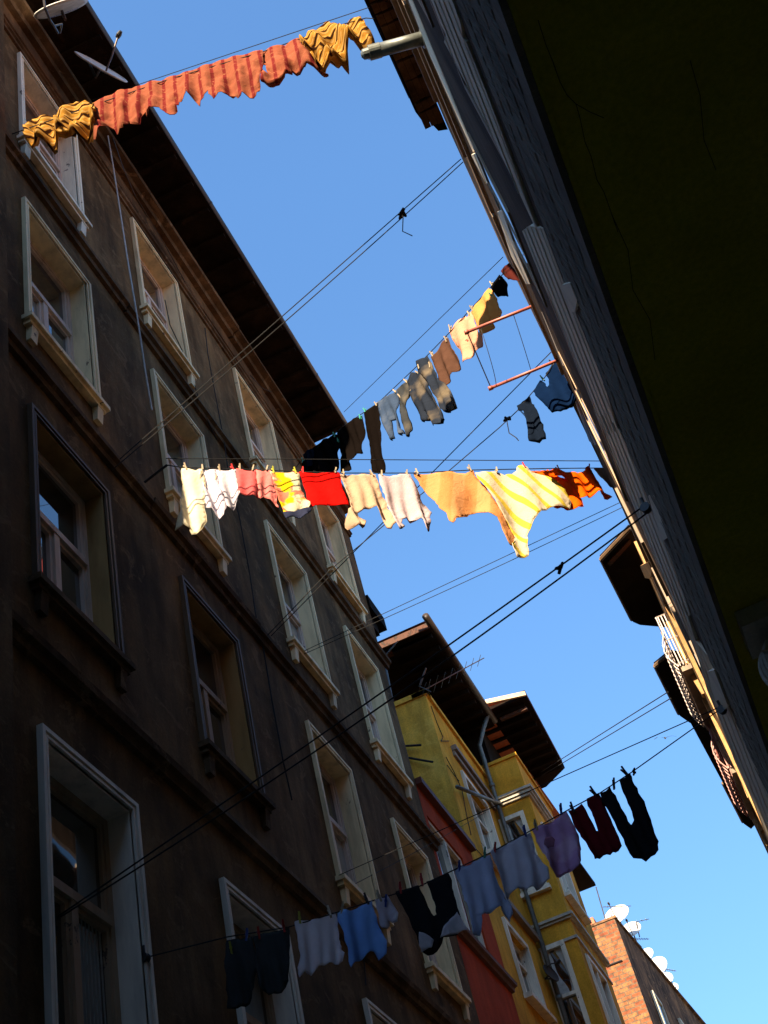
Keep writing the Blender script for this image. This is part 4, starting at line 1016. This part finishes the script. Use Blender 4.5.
def on_plane(px, A, n):
    v = ray(*px); return v*(A.dot(n)/v.dot(n))
def garment(name, label, cat, group, px, line, m, amp=.035, lam=.17, seed=1, thick=.007, bag=.0, pegs=None, short='', parent=None, step=.035, pull=0, fine=.25):
    """cloth hanging in the vertical plane of its line: outline, folds across it, two skins"""
    A, B = line; d = (B-A); d.z = 0; d.normalize(); n = (B-A).cross(Vector((0, 0, 1))).normalized()
    if n.y > 0: n = -n
    P = [on_plane(p, A, n) for p in px]
    Q = [Vector(((p-A).dot(d), p.z)) for p in P]
    size = max(max(q.x for q in Q)-min(q.x for q in Q), max(q.y for q in Q)-min(q.y for q in Q))
    st = max(.018, min(step, size/22))
    out = []; rnd = random.Random(seed)
    for i in range(len(Q)):
        a, b_ = Q[i], Q[(i+1) % len(Q)]; k = max(1, int((b_-a).length/st)); nn = Vector((-(b_-a).y, (b_-a).x)).normalized() if (b_-a).length > 0 else Vector((0, 0))
        for j in range(k):
            t = j/k; p = a.lerp(b_, t)
            w = math.sin(math.pi*t)*noise.noise(Vector((p.x*9, p.y*9, seed)))*st*.9
            out.append(p+nn*w)
    nb = len(out); pts = [tuple(p) for p in out]
    x0, x1 = min(p[0] for p in pts), max(p[0] for p in pts); z0, z1 = min(p[1] for p in pts), max(p[1] for p in pts)
    def inside(x, y):
        c = False; j = nb-1
        for i in range(nb):
            xi, yi = pts[i]; xj, yj = pts[j]
            if (yi > y) != (yj > y) and x < (xj-xi)*(y-yi)/(yj-yi+1e-12)+xi: c = not c
            j = i
        return c
    inner = []; y = z0+st/2; row = 0
    while y < z1:
        x = x0+st*(.25+.5*(row % 2))
        while x < x1:
            if inside(x, y) and min((x-a)**2+(y-b_)**2 for a, b_ in pts[:nb]) > (st*.45)**2: inner.append((x, y))
            x += st
        y += st*.87; row += 1
    allp = [Vector(p) for p in pts+inner]
    edges = [(i, (i+1) % nb) for i in range(nb)]
    vs2, _, fs, _, _, _ = delaunay_2d_cdt(allp, edges, [], 1, 1e-5)
    ph = rnd.uniform(0, 6); H = max(.05, z1-z0)
    front = []; back = []; uvs = []
    for v in vs2:
        t = min(1, max(0, (z1-v.y)/H))
        s_ = v.x+.12*(v.y)*math.sin(seed)+.05*noise.noise(Vector((v.x*2, v.y*2, seed*3.1)))
        tt = .12+.88*min(1, t*1.3)
        h = amp*tt*(math.sin(2*math.pi*s_/lam+ph)*.6+.5*math.sin(2*math.pi*s_/(lam*1.73)+ph*2+v.y*2))
        h += amp*tt*1.1*noise.noise(Vector((v.x*3.2, v.y*2.4, seed*7.7)))
        h += amp*tt*fine*noise.noise(Vector((v.x*14, v.y*9, seed*2.3)))
        h += pull*t*t*H
        base = A+d*v.x; base = Vector((base.x, base.y, v.y))+n*h
        k = thick*.5+bag*(.5+noise.noise(Vector((v.x*4, v.y*4, seed+20))))*t
        front.append(base+n*k); back.append(base-n*k); uvs.append((v.x, v.y))
    N_ = len(front); mb = MB(); F = []
    cnt = {}
    for f in fs:
        for i in range(len(f)):
            e = (f[i], f[(i+1) % len(f)]); cnt[tuple(sorted(e))] = cnt.get(tuple(sorted(e)), 0)+1
    for f in fs: F.append(tuple(f)); F.append(tuple(N_+i for i in reversed(f)))
    for f in fs:
        for i in range(len(f)):
            a, b_ = f[i], f[(i+1) % len(f)]
            if cnt[tuple(sorted((a, b_)))] == 1: F.append((b_, a, N_+a, N_+b_))
    mb.add(front+back, F); mb.uv = uvs+uvs
    if parent is None and N_ >= nb:      # stitched hem round the edge
        loop = [(front[i]+back[i])*.5 for i in range(nb)]; loop.append(loop[0]); v0 = len(mb.v)
        mb.tube(loop, .0045, 5, caps=False)
        mb.uv = mb.uv+[uvs[min(nb-1, k//5) % nb] for k in range(len(mb.v)-v0)]
    o = mb.build(name, m, parent, smooth=True, label=label, cat=cat if parent is None else None, group=group if parent is None else None)
    if pegs and parent is None:
        ztop = lambda q: None
        cand = sorted([q for q in Q], key=lambda q: q.x)
        # corners lying close to the upper edge
        def lz(x):   # height of the line's chord at x
            L_ = (B-A); Lh = Vector((L_.x, L_.y)).length; return A.z+(B.z-A.z)*x/Lh
        near = sorted(Q, key=lambda q: lz(q.x)-q.y)[:max(2, min(4, len(Q)//2))]
        near = sorted(near, key=lambda q: q.x); sel = [near[0], near[-1]]
        for q, side, c in zip(sel, ('left', 'right'), pegs):
            xx = q.x+(.035 if side == 'left' else -.035)
            p = A+d*xx; p = Vector((p.x, p.y, q.y+.012))
            peg(p, d, c, f'{c} clothes peg on the {side} corner of the {short}', 'clothes pegs on the lines')
    return o
def line_px(name, line, px, label, r=.006):
    A, B = line; n = (B-A).cross(Vector((0, 0, 1))).normalized()
    pts = [A]+[on_plane(p, A, n) for p in px]+[B]; b = MB(); b.tube(pts, r, 5); b.build(name, M['wire'], label=label, cat='clothesline')

# --- line 1: patterned cloths at the top
L = (L1A, L1B); g = 'patterned cloths on the top line'
line_px('clothesline', L, [(40, 124), (97, 104), (170, 79), (262, 52), (340, 25), (366, 18)], 'topmost line carrying the orange and yellow-black cloths')
garment('patterned_cloth', 'yellow and black striped cloth bunched up beside the top left window', 'cloth', g,
        [(26, 126), (37, 117), (55, 114), (66, 107), (76, 101), (88, 102), (96, 108), (98, 125), (99, 132), (88, 131), (77, 136), (68, 136), (60, 142), (50, 143), (38, 141), (29, 141), (24, 135)], L, CM['black_yellow'], .12, .2, 11, bag=.06, pull=.0, fine=1.0)
garment('patterned_cloth', 'longest orange cloth with dark red stripes and a frilled lower edge', 'cloth', g,
        [(93, 103), (108, 95), (125, 90), (142, 85), (170, 77), (200, 67), (230, 58), (262, 50), (263, 62), (261, 73), (258, 85), (252, 93), (245, 92), (241, 96), (235, 93), (229, 94), (226, 98), (219, 95), (214, 100), (209, 92), (204, 93), (199, 103), (194, 98), (188, 97), (184, 106), (179, 101), (174, 113), (166, 114), (160, 109), (155, 112), (150, 119), (146, 112), (142, 115), (139, 124), (133, 125), (129, 120), (124, 130), (117, 131), (112, 124), (105, 131), (99, 142), (94, 139), (98, 127), (95, 114)], L, CM['patt'], .075, .19, 12, bag=.0, fine=.9)
garment('patterned_cloth', 'shorter orange striped cloth twisted in the wind next to the yellow-black one at right', 'cloth', g,
        [(261, 51), (270, 48), (285, 45), (300, 37), (303, 48), (309, 57), (316, 68), (328, 73), (321, 80), (310, 77), (300, 73), (292, 72), (290, 82), (281, 92), (274, 95), (264, 93), (272, 84), (268, 74), (266, 66), (261, 62)], L, CM['patt'], .12, .26, 13, bag=.05, pull=.1, fine=.6)
garment('patterned_cloth', 'yellow and black striped cloth billowing at the right end of the top line', 'cloth', g,
        [(302, 40), (316, 29), (327, 23), (337, 26), (350, 19), (361, 18), (364, 26), (374, 37), (372, 44), (357, 51), (348, 52), (346, 61), (336, 64), (326, 61), (318, 63), (308, 58), (304, 50)], L, CM['black_yellow'], .15, .24, 14, bag=.09, fine=1.1)

# --- line 2: dark clothes, jeans, bright tops
L = (L2A, L2B); g = 'clothes on the steep line from the brown eave'
line_px('clothesline', L, [(300, 462), (345, 425), (378, 403), (416, 367), (449, 333), (489, 289), (503, 274)], 'steep line carrying jeans, black clothes and a yellow top')
garment('dark_shirt', 'nearest-black shirt hanging against the brown eave, leftmost on the steep line', 'shirt', g,
        [(302, 463), (312, 449), (324, 440), (336, 434), (340, 446), (338, 456), (341, 466), (338, 473), (320, 471), (304, 472)], L, CM['blackd'], .05, .2, 21, short='leftmost black shirt', pegs=('green', 'green'))
garment('dark_shirt', 'dark brown-black shirt with ragged hem beside the long black cloth', 'shirt', g,
        [(337, 433), (350, 422), (362, 416), (363.5, 430), (364.5, 450), (362, 453), (354, 455), (352, 463), (346, 470), (339, 472), (341, 455), (337, 443)], L, CM['darkbrown'], .05, .18, 22, short='ragged dark shirt', pegs=('green', 'green'))
garment('dark_socks', 'small dark blue socks at the far left end of the steep line', 'socks', g,
        [(303, 455), (308, 450), (313, 449), (314, 456), (312, 463), (308, 470), (305, 468), (306, 460)], (L2A+Vector((0, -.05, 0)), L2B+Vector((0, -.05, 0))), CM['bluedark'], .03, .1, 23)
garment('black_towel', 'long narrow black cloth hanging straight down next to the jeans', 'towel', g,
        [(364, 413), (371, 408), (378, 403), (379.5, 415), (382, 440), (386, 466), (384, 472), (378, 473.5), (373, 472), (370, 455), (366, 430)], L, CM['darkbrown'], .025, .2, 24, short='long black cloth', pegs=('green', 'wood'))
garment('jeans', 'light blue jeans with thin legs, first jeans right of the black cloth', 'jeans', g,
        [(378, 402), (388, 396), (397, 390), (398, 400), (398, 420), (401, 427), (405, 434), (400, 435), (397, 427), (395, 419), (391.8, 421), (392, 430), (393.5, 438), (390, 440), (386, 430), (383, 420), (380, 411)], L, CM['jeans'], .035, .12, 25, bag=.03, short='light blue jeans', pegs=('wood', 'wood'))
garment('grey_trousers', 'grey trousers with a narrow twisted leg between two pairs of jeans', 'trousers', g,
        [(397, 390), (403, 384), (408, 380), (410, 390), (407, 400), (406.5, 410), (410, 425), (410.5, 436), (408, 437), (404, 425), (401, 410), (399, 399)], L, CM['greytr'], .035, .12, 26, bag=.03, short='grey trousers', pegs=('wood', 'wood'))
garment('jeans', 'faded jeans with tan knees, widest of the three jeans', 'jeans', g,
        [(408, 381), (411, 373), (420, 371.5), (428, 382), (432, 393), (435, 402), (444, 419.5), (438, 424), (433, 425.4), (430, 418), (426, 410), (424, 410), (429, 419), (422, 421.5), (417, 413), (413, 402), (410, 392)], L, CM['jeans2'], .04, .14, 27, bag=.035, short='faded jeans with tan knees', pegs=('wood', 'wood'))
garment('jeans', 'dark-waisted jeans flared out beside the brown top', 'jeans', g,
        [(416, 361), (427, 356), (432, 364), (436, 372), (441, 381), (446, 386), (452, 396), (458, 406.7), (452, 411), (446, 412.4), (441, 403), (435, 392), (430, 384), (423, 377), (418, 370)], (L2A+Vector((0, -.03, 0)), L2B+Vector((0, -.03, 0))), CM['jeans2'], .04, .14, 28, bag=.035, short='dark-waisted jeans', pegs=('wood', 'wood'))
garment('brown_shirt', 'plain brown top with short sleeve between jeans and pink vest', 'shirt', g,
        [(431, 357), (438, 350), (443, 341), (448, 338), (450, 345), (455, 352), (460, 361), (457, 368), (452, 372), (448, 380), (443, 386), (439, 380), (436, 369)], L, CM['brownt'], .05, .2, 29, short='brown top', pegs=('wood', 'wood'))
garment('pink_vest', 'sunlit shell pink sleeveless top with a small red print', 'shirt', g,
        [(449, 331), (456, 323), (464.5, 316), (467, 318), (471, 312), (474, 322), (478, 331), (487, 337), (486.7, 344), (480, 348), (473.6, 354.6), (466, 361), (463, 362), (459, 354), (454, 344)], L, CM['pinkt'], .05, .22, 30, short='pink vest', pegs=('wood', 'wood'))
garment('yellow_shirt', 'bright yellow sunlit top crossed by the red pole', 'shirt', g,
        [(471, 311.6), (480, 299), (489, 288), (494, 294), (498, 299), (499, 304), (503.6, 313), (500, 318), (497, 323), (492, 323), (489, 327), (486, 333), (482.8, 335), (479, 331), (475, 322)], L, CM['yellow'], .05, .2, 31, short='yellow top', pegs=('wood', 'green'))
garment('black_cloth', 'small black cloth hanging right after the yellow top', 'cloth', g,
        [(490.6, 287), (495, 281), (499.7, 275), (504, 279), (508, 285), (509, 296), (504, 295), (498, 297), (494, 292)], L, CM['blackd'], .04, .16, 32, short='small black cloth', pegs=('wood', 'wood'))
garment('maroon_cloth', 'small maroon cloth touching the right wall above the red poles', 'cloth', g,
        [(501, 271), (505, 266), (509, 263), (515, 271), (520, 280), (514, 280), (508, 279), (504, 275)], L, CM['maroon'], .03, .15, 33)

# --- line 3: dark blue garments at the right
L = (L3A, L3B); g = 'dark blue garments by the right wall'
line_px('clothesline', L, [(330, 570), (430, 487), (500, 427), (517, 411), (545, 377)], 'line carrying the dark blue garments near the right wall')
garment('blue_trousers', 'dark blue trousers folded over the line close to the right wall', 'trousers', g,
        [(534, 392), (540.5, 381), (544, 383), (548.7, 389), (549.7, 386), (545.6, 373), (550, 367), (555, 362), (563, 371.5), (570, 385), (577.4, 400), (574, 403), (568, 406), (562, 413.5), (552, 412.5), (546, 406), (540, 400)], L, CM['blue'], .05, .22, 41, bag=.02, short='dark blue trousers', pegs=('green', 'black'))
garment('dark_vest', 'small dark blue vest with loop straps hanging below the other blue garment', 'vest', g,
        [(517, 406), (521, 404), (525, 400), (530, 397), (532, 404), (530, 405), (530.5, 412), (533, 421), (536, 422), (536, 414), (532, 404), (534, 405), (540, 419), (545, 433), (545.5, 438), (538, 441), (530, 442), (529, 430), (527, 420), (524, 411), (519, 411)], L, CM['bluedark'], .03, .14, 42, bag=.02)
knot((507, 420), L3A, L3B, .045, 'loose knotted string dangling left of the dark blue vest', 5)

# --- line 4: the long bright row
L = (L4A, L4B); g = 'bright laundry on the long middle line'
line_px('clothesline', L, [(182, 467.5), (240, 469), (300, 471.5), (340, 473), (412, 473), (472, 470), (545, 468.5), (595, 468)], 'long middle line carrying the row of bright laundry')
garment('cream_cloth', 'cream undershirt hanging longest at the left end of the bright row', 'shirt', g,
        [(182, 468), (192, 470), (202, 469), (204, 477), (206, 487), (204, 498), (204, 508), (206, 516), (207, 521), (203, 526), (197, 532), (192, 533), (190, 527), (183, 527), (176, 526.5), (178, 516), (180, 505), (182, 495), (183, 485)], L, CM['cream'], .045, .16, 51, short='cream undershirt', pegs=('wood', 'wood'))
garment('white_shirt', 'pale lavender white shirt second from left in the bright row', 'shirt', g,
        [(199, 469), (207, 471), (216, 469.5), (219, 480), (222, 490), (226, 508), (224, 513), (220, 515.6), (214.7, 511), (208, 508), (204, 505), (205, 495), (203, 483)], L, CM['white2'], .04, .13, 52, short='lavender white shirt', pegs=('wood', 'wood'))
garment('white_shirt', 'clean white shirt third from left, just before the pink cloths', 'shirt', g,
        [(216, 470), (226, 471), (236, 469.5), (237, 483), (239.5, 495), (237, 500), (234, 509), (229, 508), (226, 504), (222, 492), (219, 480)], L, CM['white'], .04, .13, 53, short='clean white shirt', pegs=('wood', 'red'))
garment('pink_cloth', 'coral pink cloth half in shade, right of the white shirts', 'cloth', g,
        [(236.5, 469), (246, 471), (256, 470), (257, 483), (258.4, 497), (252, 495.5), (245, 496), (238.4, 495.6), (237, 484)], L, CM['pink'], .03, .15, 54, short='coral pink cloth', pegs=('wood', 'wood'))
garment('pink_shirt', 'salmon pink short sleeved shirt left of the printed cloth', 'shirt', g,
        [(256, 470), (263, 472), (270, 470), (274, 485), (277, 497), (279, 506), (273, 501), (268, 498), (263, 497), (260, 500), (258, 495), (257, 482)], L, CM['pink2'], .035, .12, 55, short='salmon pink shirt', pegs=('wood', 'wood'))
pr_ = garment('printed_cloth', 'orange cloth with cream and yellow print and navy lower hem', 'cloth', g,
        [(270, 471.5), (284, 473), (298.5, 472.6), (299, 481), (301, 491), (305, 499), (309.5, 506.5), (307.6, 509), (296, 512), (284, 514), (282, 508), (278.5, 501), (275, 487)], L, CM['print'], .03, .2, 56, short='printed cloth', pegs=('yellow', 'yellow'))
garment('hem', None, None, None, [(283, 512), (294, 511), (309, 507), (312, 509), (308, 515), (302, 517), (294, 516), (286, 518)], (L4A+Vector((0, -.02, 0)), L4B+Vector((0, -.02, 0))), CM['navy'], .03, .2, 57, parent=pr_)
garment('red_cloth', 'plain bright red cloth, only red one in the row', 'cloth', g,
        [(299.6, 472), (312, 473.5), (325, 473), (338.6, 472.4), (341, 482), (345, 494), (348.5, 505), (342, 505), (330, 505.5), (318, 506), (309.5, 506.5), (307, 498), (303, 485)], L, CM['red'], .025, .3, 58, short='red cloth', pegs=('red', 'wood'))
garment('beige_shirt', 'sunlit beige long sleeved shirt right of the red cloth', 'shirt', g,
        [(340.5, 474), (352, 475), (364, 474), (375, 475), (378, 483), (380, 491), (385, 501), (390, 512), (396, 524), (392, 527), (388, 525), (382, 515), (376, 508), (366, 508), (358, 511), (362, 517), (366, 521), (363, 527), (358, 527), (350, 524), (347, 518), (348, 511), (351, 505), (348, 496), (344, 485)], L, CM['beige'], .06, .15, 59, bag=.010, short='beige shirt', pegs=('wood', 'wood'))
garment('lilac_shirt', 'pale lilac shirt with dangling sleeves right of the beige shirt', 'shirt', g,
        [(378.7, 475), (390, 476), (400, 474), (410, 475), (414, 483), (419, 493), (423, 503), (431, 514), (430, 524), (427, 535), (423.5, 530), (422, 524), (416, 520), (410, 519), (402, 520), (401, 524), (404, 528), (399, 531), (394, 524), (390.5, 514), (387, 505), (383, 492)], L, CM['lilac'], .06, .15, 60, bag=.012, short='lilac shirt', pegs=('wood', 'wood'))
garment('peach_sheet', 'large peach orange sheet blown open by the wind', 'sheet', g,
        [(414, 473), (430, 474), (450, 472), (466, 473), (473, 470), (480, 482), (490, 496), (500, 510), (510, 523), (518, 532), (519, 537), (512, 540), (505, 531), (497, 518), (488, 513), (478, 511), (470, 512), (462.5, 516.6), (456, 521), (451.6, 526), (447, 520), (443.8, 512), (437, 502), (429.7, 493), (421, 483)], L, CM['peach'], .08, .5, 61, short='peach sheet', pegs=('wood', 'wood'), fine=.15)
garment('striped_sheet', 'pale sheet with wide yellow stripes, its corner hanging lowest in the row', 'sheet', g,
        [(475, 473), (486, 472), (494, 471), (505, 474), (512.5, 474), (517, 467.5), (522, 465.5), (527, 467), (532, 472), (545, 475), (557, 481), (565.6, 487), (570, 494), (572.5, 500), (571, 505.6), (562, 506), (550, 507), (543, 511), (537.5, 515), (532, 524), (528, 534), (528, 545), (529, 554), (522, 556), (515.6, 558.8), (513, 551), (511, 546), (515, 540), (517, 534), (512, 526), (506, 518), (498, 506), (490.6, 496), (482, 484)], (L4A+Vector((0, -.06, 0)), L4B+Vector((0, -.06, 0))), CM['ystripe'], .08, .42, 62, short='striped sheet', pegs=('wood', 'red'), fine=.15)
garment('orange_towel', 'deep orange cloth mostly hidden behind the striped sheet', 'towel', g,
        [(528, 471), (540, 472), (548, 469), (560, 478), (575, 486), (580, 497), (583.5, 506), (576, 508.5), (565, 511), (556, 511), (552, 506), (560, 498), (550, 485)], (L4A+Vector((0, .05, 0)), L4B+Vector((0, .05, 0))), CM['orange'], .05, .25, 63)
garment('orange_shirt', 'vivid orange shirt at the right end of the row near the wall', 'shirt', g,
        [(545, 471), (556, 470), (566, 472), (578, 473), (585, 471), (588, 466), (592, 469), (596, 475), (601, 482), (606, 489), (612.5, 496), (606, 496), (600, 493), (592, 494), (584, 497), (580, 496), (577, 488), (566, 481), (555, 476)], L, CM['orange'], .06, .2, 64, short='orange shirt', pegs=('wood', 'red'))
garment('tan_cloth', 'small tan cloth last in the bright row beside the right wall', 'cloth', g,
        [(594, 469), (601, 468), (608, 468.5), (611, 477), (613, 487), (609, 486), (604, 482), (599, 476)], L, CM['tan'], .03, .14, 65)

# --- line 5: lower laundry
L = (L5A, L5B); g = 'shaded laundry on the lowest line'
line_px('clothesline', L, [(227, 937), (289, 927), (335, 913), (372, 901), (418, 887), (456, 869), (490, 853), (532, 830), (568, 810), (600, 793), (632, 772)], 'lowest line carrying dark trousers and blue shirts', r=.005)
knot((634, 772), L5A, L5B, .022, 'small black knot at the right end of the lowest laundry')
garment('dark_trousers', 'charcoal trousers at the far left of the lowest line', 'trousers', g,
        [(227, 941), (240, 940), (252, 937), (256, 955), (257, 970), (253, 988), (249, 1001), (241, 1006), (234, 1008), (227, 1005), (226, 988), (225, 968), (226, 952)], L, CM['darktr'], .03, .07, 71, bag=.004, short='leftmost charcoal trousers', pegs=('yellow', 'blue'))
garment('dark_trousers', 'charcoal trousers second from left on the lowest line', 'trousers', g,
        [(254, 937), (270, 933), (289, 928), (289.5, 945), (289, 962), (288, 980), (284, 990), (277.5, 994), (269, 993), (262, 991), (258, 978), (256, 960)], L, CM['darktr'], .03, .07, 72, bag=.004, short='second charcoal trousers', pegs=('red', 'red'))
garment('grey_shirt', 'pale grey blue shirt with cut-off sleeves beside the charcoal trousers', 'shirt', g,
        [(295, 922), (305, 921), (320, 918), (335, 913.7), (337, 926), (338.5, 939), (341, 948), (344, 956), (342, 963), (332, 963), (321.6, 966), (316, 969), (311, 973), (305, 972), (299.6, 976), (298, 966), (301, 956), (298, 940)], L, CM['greyblue'], .035, .09, 73, short='pale grey blue shirt', pegs=('yellow', 'wood'))
garment('blue_shirt', 'mid blue shirt with deep sagging folds, bluest on the lowest line', 'shirt', g,
        [(337.5, 912), (350, 911), (362, 906), (372, 901), (374, 912), (377, 924), (382, 935), (386, 943), (386, 956), (379, 957.7), (374, 949), (367, 952), (359, 959), (355, 963), (351, 968), (349, 957), (345, 940), (341, 925)], L, CM['sky'], .05, .12, 74, short='mid blue shirt', pegs=('wood', 'black'))
garment('lilac_shorts', 'tiny pale lilac shorts next to the mid blue shirt', 'shorts', g,
        [(375, 900), (381, 898), (387.6, 896), (391, 903), (397.7, 914), (397, 922), (393, 922), (389, 920), (387.5, 929), (381, 926), (379, 914)], L, CM['lilacshort'], .015, .08, 75, short='lilac shorts', pegs=('wood', 'blue'))
bt = garment('black_trousers', 'black trousers with grey pocket lining, hung by the legs in front of a pale window', 'trousers', g,
        [(396, 892), (407, 889), (418, 886), (425, 901), (431, 914), (434, 916.5), (437, 914), (433, 898), (427, 881.6), (438, 878), (448.5, 874), (453, 892), (457, 908.6), (461, 920), (464, 929), (457, 934), (443.4, 935.7), (440, 946), (436.7, 952), (428, 954), (422, 946), (413, 928), (404, 908)], L, CM['blacktr'], .018, .14, 76, bag=.01, short='black trousers with grey lining', pegs=('red', 'red'))
garment('pocket_lining', None, None, None, [(450, 919), (457, 912), (462, 919), (468, 930), (458, 933), (444, 936), (440, 938)], (L5A+Vector((0, -.03, 0)), L5B+Vector((0, -.03, 0))), CM['greyblue'], .01, .1, 77, parent=bt)
garment('pocket_lining', None, None, None, [(419, 932), (429, 936), (434, 940), (432, 948), (421, 952), (419, 945)], (L5A+Vector((0, -.03, 0)), L5B+Vector((0, -.03, 0))), CM['greyblue'], .01, .1, 78, parent=bt)
garment('blue_tshirt', 'blue-grey t-shirt draped over the line in front of the red wall', 'shirt', g,
        [(455, 870), (466, 866), (478, 860), (489.7, 855), (493, 868), (498, 881.6), (505, 896), (513, 912), (510, 920.5), (505, 914), (501.5, 905), (491, 910), (481, 915.4), (481, 926), (479.5, 936), (473, 937.4), (471, 926), (469, 912), (464, 896), (460, 882)], L, CM['bluegrey2'], .045, .11, 79, short='blue-grey t-shirt', pegs=('blue', 'green'))
garment('steel_tshirt', 'steel blue t-shirt in the middle of the lowest line, in front of the yellow house', 'shirt', g,
        [(490.5, 852), (503, 846), (518, 839), (530, 833), (534, 845), (539, 858), (543, 866), (547, 870), (549, 880), (543, 884), (537, 890), (525, 890), (517, 889), (510, 891.7), (508, 898.5), (505, 892), (501.5, 882), (497, 868)], L, CM['steel'], .045, .11, 80, short='steel blue t-shirt', pegs=('red', 'blue'))
pu = garment('purple_shirt', 'purple patterned shirt in front of the yellow bay', 'shirt', g,
        [(532, 829), (543, 826), (553, 822), (566, 811), (571, 821), (576, 831), (579, 840), (581, 848), (580, 858), (577.7, 868), (567, 873), (557, 876.5), (552, 871), (549, 864.6), (543, 853), (537, 841)], L, CM['purple'], .04, .1, 81, short='purple shirt', pegs=('wood', 'blue'))
garment('flower', None, None, None, [(545, 838), (551, 836), (555, 840), (554, 846), (548, 848), (544, 844)], (L5A+Vector((0, -.045, 0)), L5B+Vector((0, -.045, 0))), CM['rose'], .008, .1, 82, parent=pu)
garment('wine_trousers', 'short wine red trousers hung by the legs against the sky', 'trousers', g,
        [(568.6, 811), (575, 809), (581.7, 804), (589, 818), (596, 831), (598.6, 831), (593, 815), (587, 799), (598.6, 793), (606, 810), (614, 830), (620.7, 848), (610, 855), (594.7, 860), (588, 848), (580, 834)], L, CM['wine'], .025, .07, 83, bag=.004, short='wine red trousers', pegs=('black', 'black'))
garment('black_leggings', 'long black trousers hung by the legs, last on the lowest line at right', 'trousers', g,
        [(600.5, 794), (606, 792), (610, 787), (617, 800), (626, 816), (631.5, 825), (634, 822), (628, 804), (620, 780.6), (625, 778), (630, 773), (637, 788), (644, 801.5), (652, 823), (658.5, 840.5), (658, 850), (655, 854), (641.6, 858.8), (634, 856), (628, 848), (618, 830), (608, 810)], L, CM['blacktr'], .025, .08, 84, bag=.004, short='long black trousers', pegs=('black', 'black'))

# ------------------------------------------------------------------ camera, light, world
cam = bpy.data.cameras.new('camera'); co = bpy.data.objects.new('camera', cam); COL.objects.link(co)
cam.sensor_fit = 'VERTICAL'; cam.sensor_height = 36; cam.lens = 36*F_PX/1024; cam.clip_start = .05; cam.clip_end = 2000
mw = Matrix((( R_.x, U_.x, -_f.x, 0), (R_.y, U_.y, -_f.y, 0), (R_.z, U_.z, -_f.z, 0), (0, 0, 0, 1)))
co.matrix_world = mw; SC.camera = co

SUN_EL = math.radians(30); SUN_AZ = math.radians(5.5)       # azimuth: from -Y towards -X
sd = Vector((-math.sin(SUN_AZ)*math.cos(SUN_EL), -math.cos(SUN_AZ)*math.cos(SUN_EL), math.sin(SUN_EL)))
sl = bpy.data.lights.new('sun', 'SUN'); so = bpy.data.objects.new('sun', sl); COL.objects.link(so)
sl.energy = 5.0; sl.angle = math.radians(.5); sl.color = (1, .80, .55)
so.rotation_euler = (-sd).to_track_quat('-Z', 'Y').to_euler()
so.location = (0, 0, 30)
w = bpy.data.worlds.new('World'); SC.world = w; w.use_nodes = True
nt = w.node_tree; bg = nt.nodes['Background']; sky = nt.nodes.new('ShaderNodeTexSky'); sky.sky_type = 'NISHITA'
sky.sun_disc = False; sky.sun_elevation = SUN_EL; sky.sun_rotation = math.pi+SUN_AZ
sky.air_density = 1.3; sky.dust_density = 0.6; sky.ozone_density = 6.0
tn = nt.nodes.new('ShaderNodeMix'); tn.data_type = 'RGBA'; tn.blend_type = 'MULTIPLY'; tn.inputs[0].default_value = 1; tn.inputs[7].default_value = (.79, .925, .97, 1)
nt.links.new(sky.outputs[0], tn.inputs[6]); 
g_ = nt.nodes.new('ShaderNodeTexCoord'); sx = nt.nodes.new('ShaderNodeSeparateXYZ'); mr = nt.nodes.new('ShaderNodeMapRange')
mr.inputs[1].default_value = .25; mr.inputs[2].default_value = .85; mr.inputs[3].default_value = .66; mr.inputs[4].default_value = 1.04
nt.links.new(g_.outputs['Generated'], sx.inputs[0]); nt.links.new(sx.outputs[2], mr.inputs[0])
t2 = nt.nodes.new('ShaderNodeVectorMath'); t2.operation = 'SCALE'; nt.links.new(tn.outputs[2], t2.inputs[0]); nt.links.new(mr.outputs[0], t2.inputs['Scale'])
nt.links.new(t2.outputs[0], bg.inputs[0]); bg.inputs[1].default_value = .10
SC.view_settings.view_transform = 'Standard'; SC.view_settings.look = 'None'; SC.view_settings.gamma = 1
SC.view_settings.exposure = 1.87
SC.render.engine = 'CYCLES'
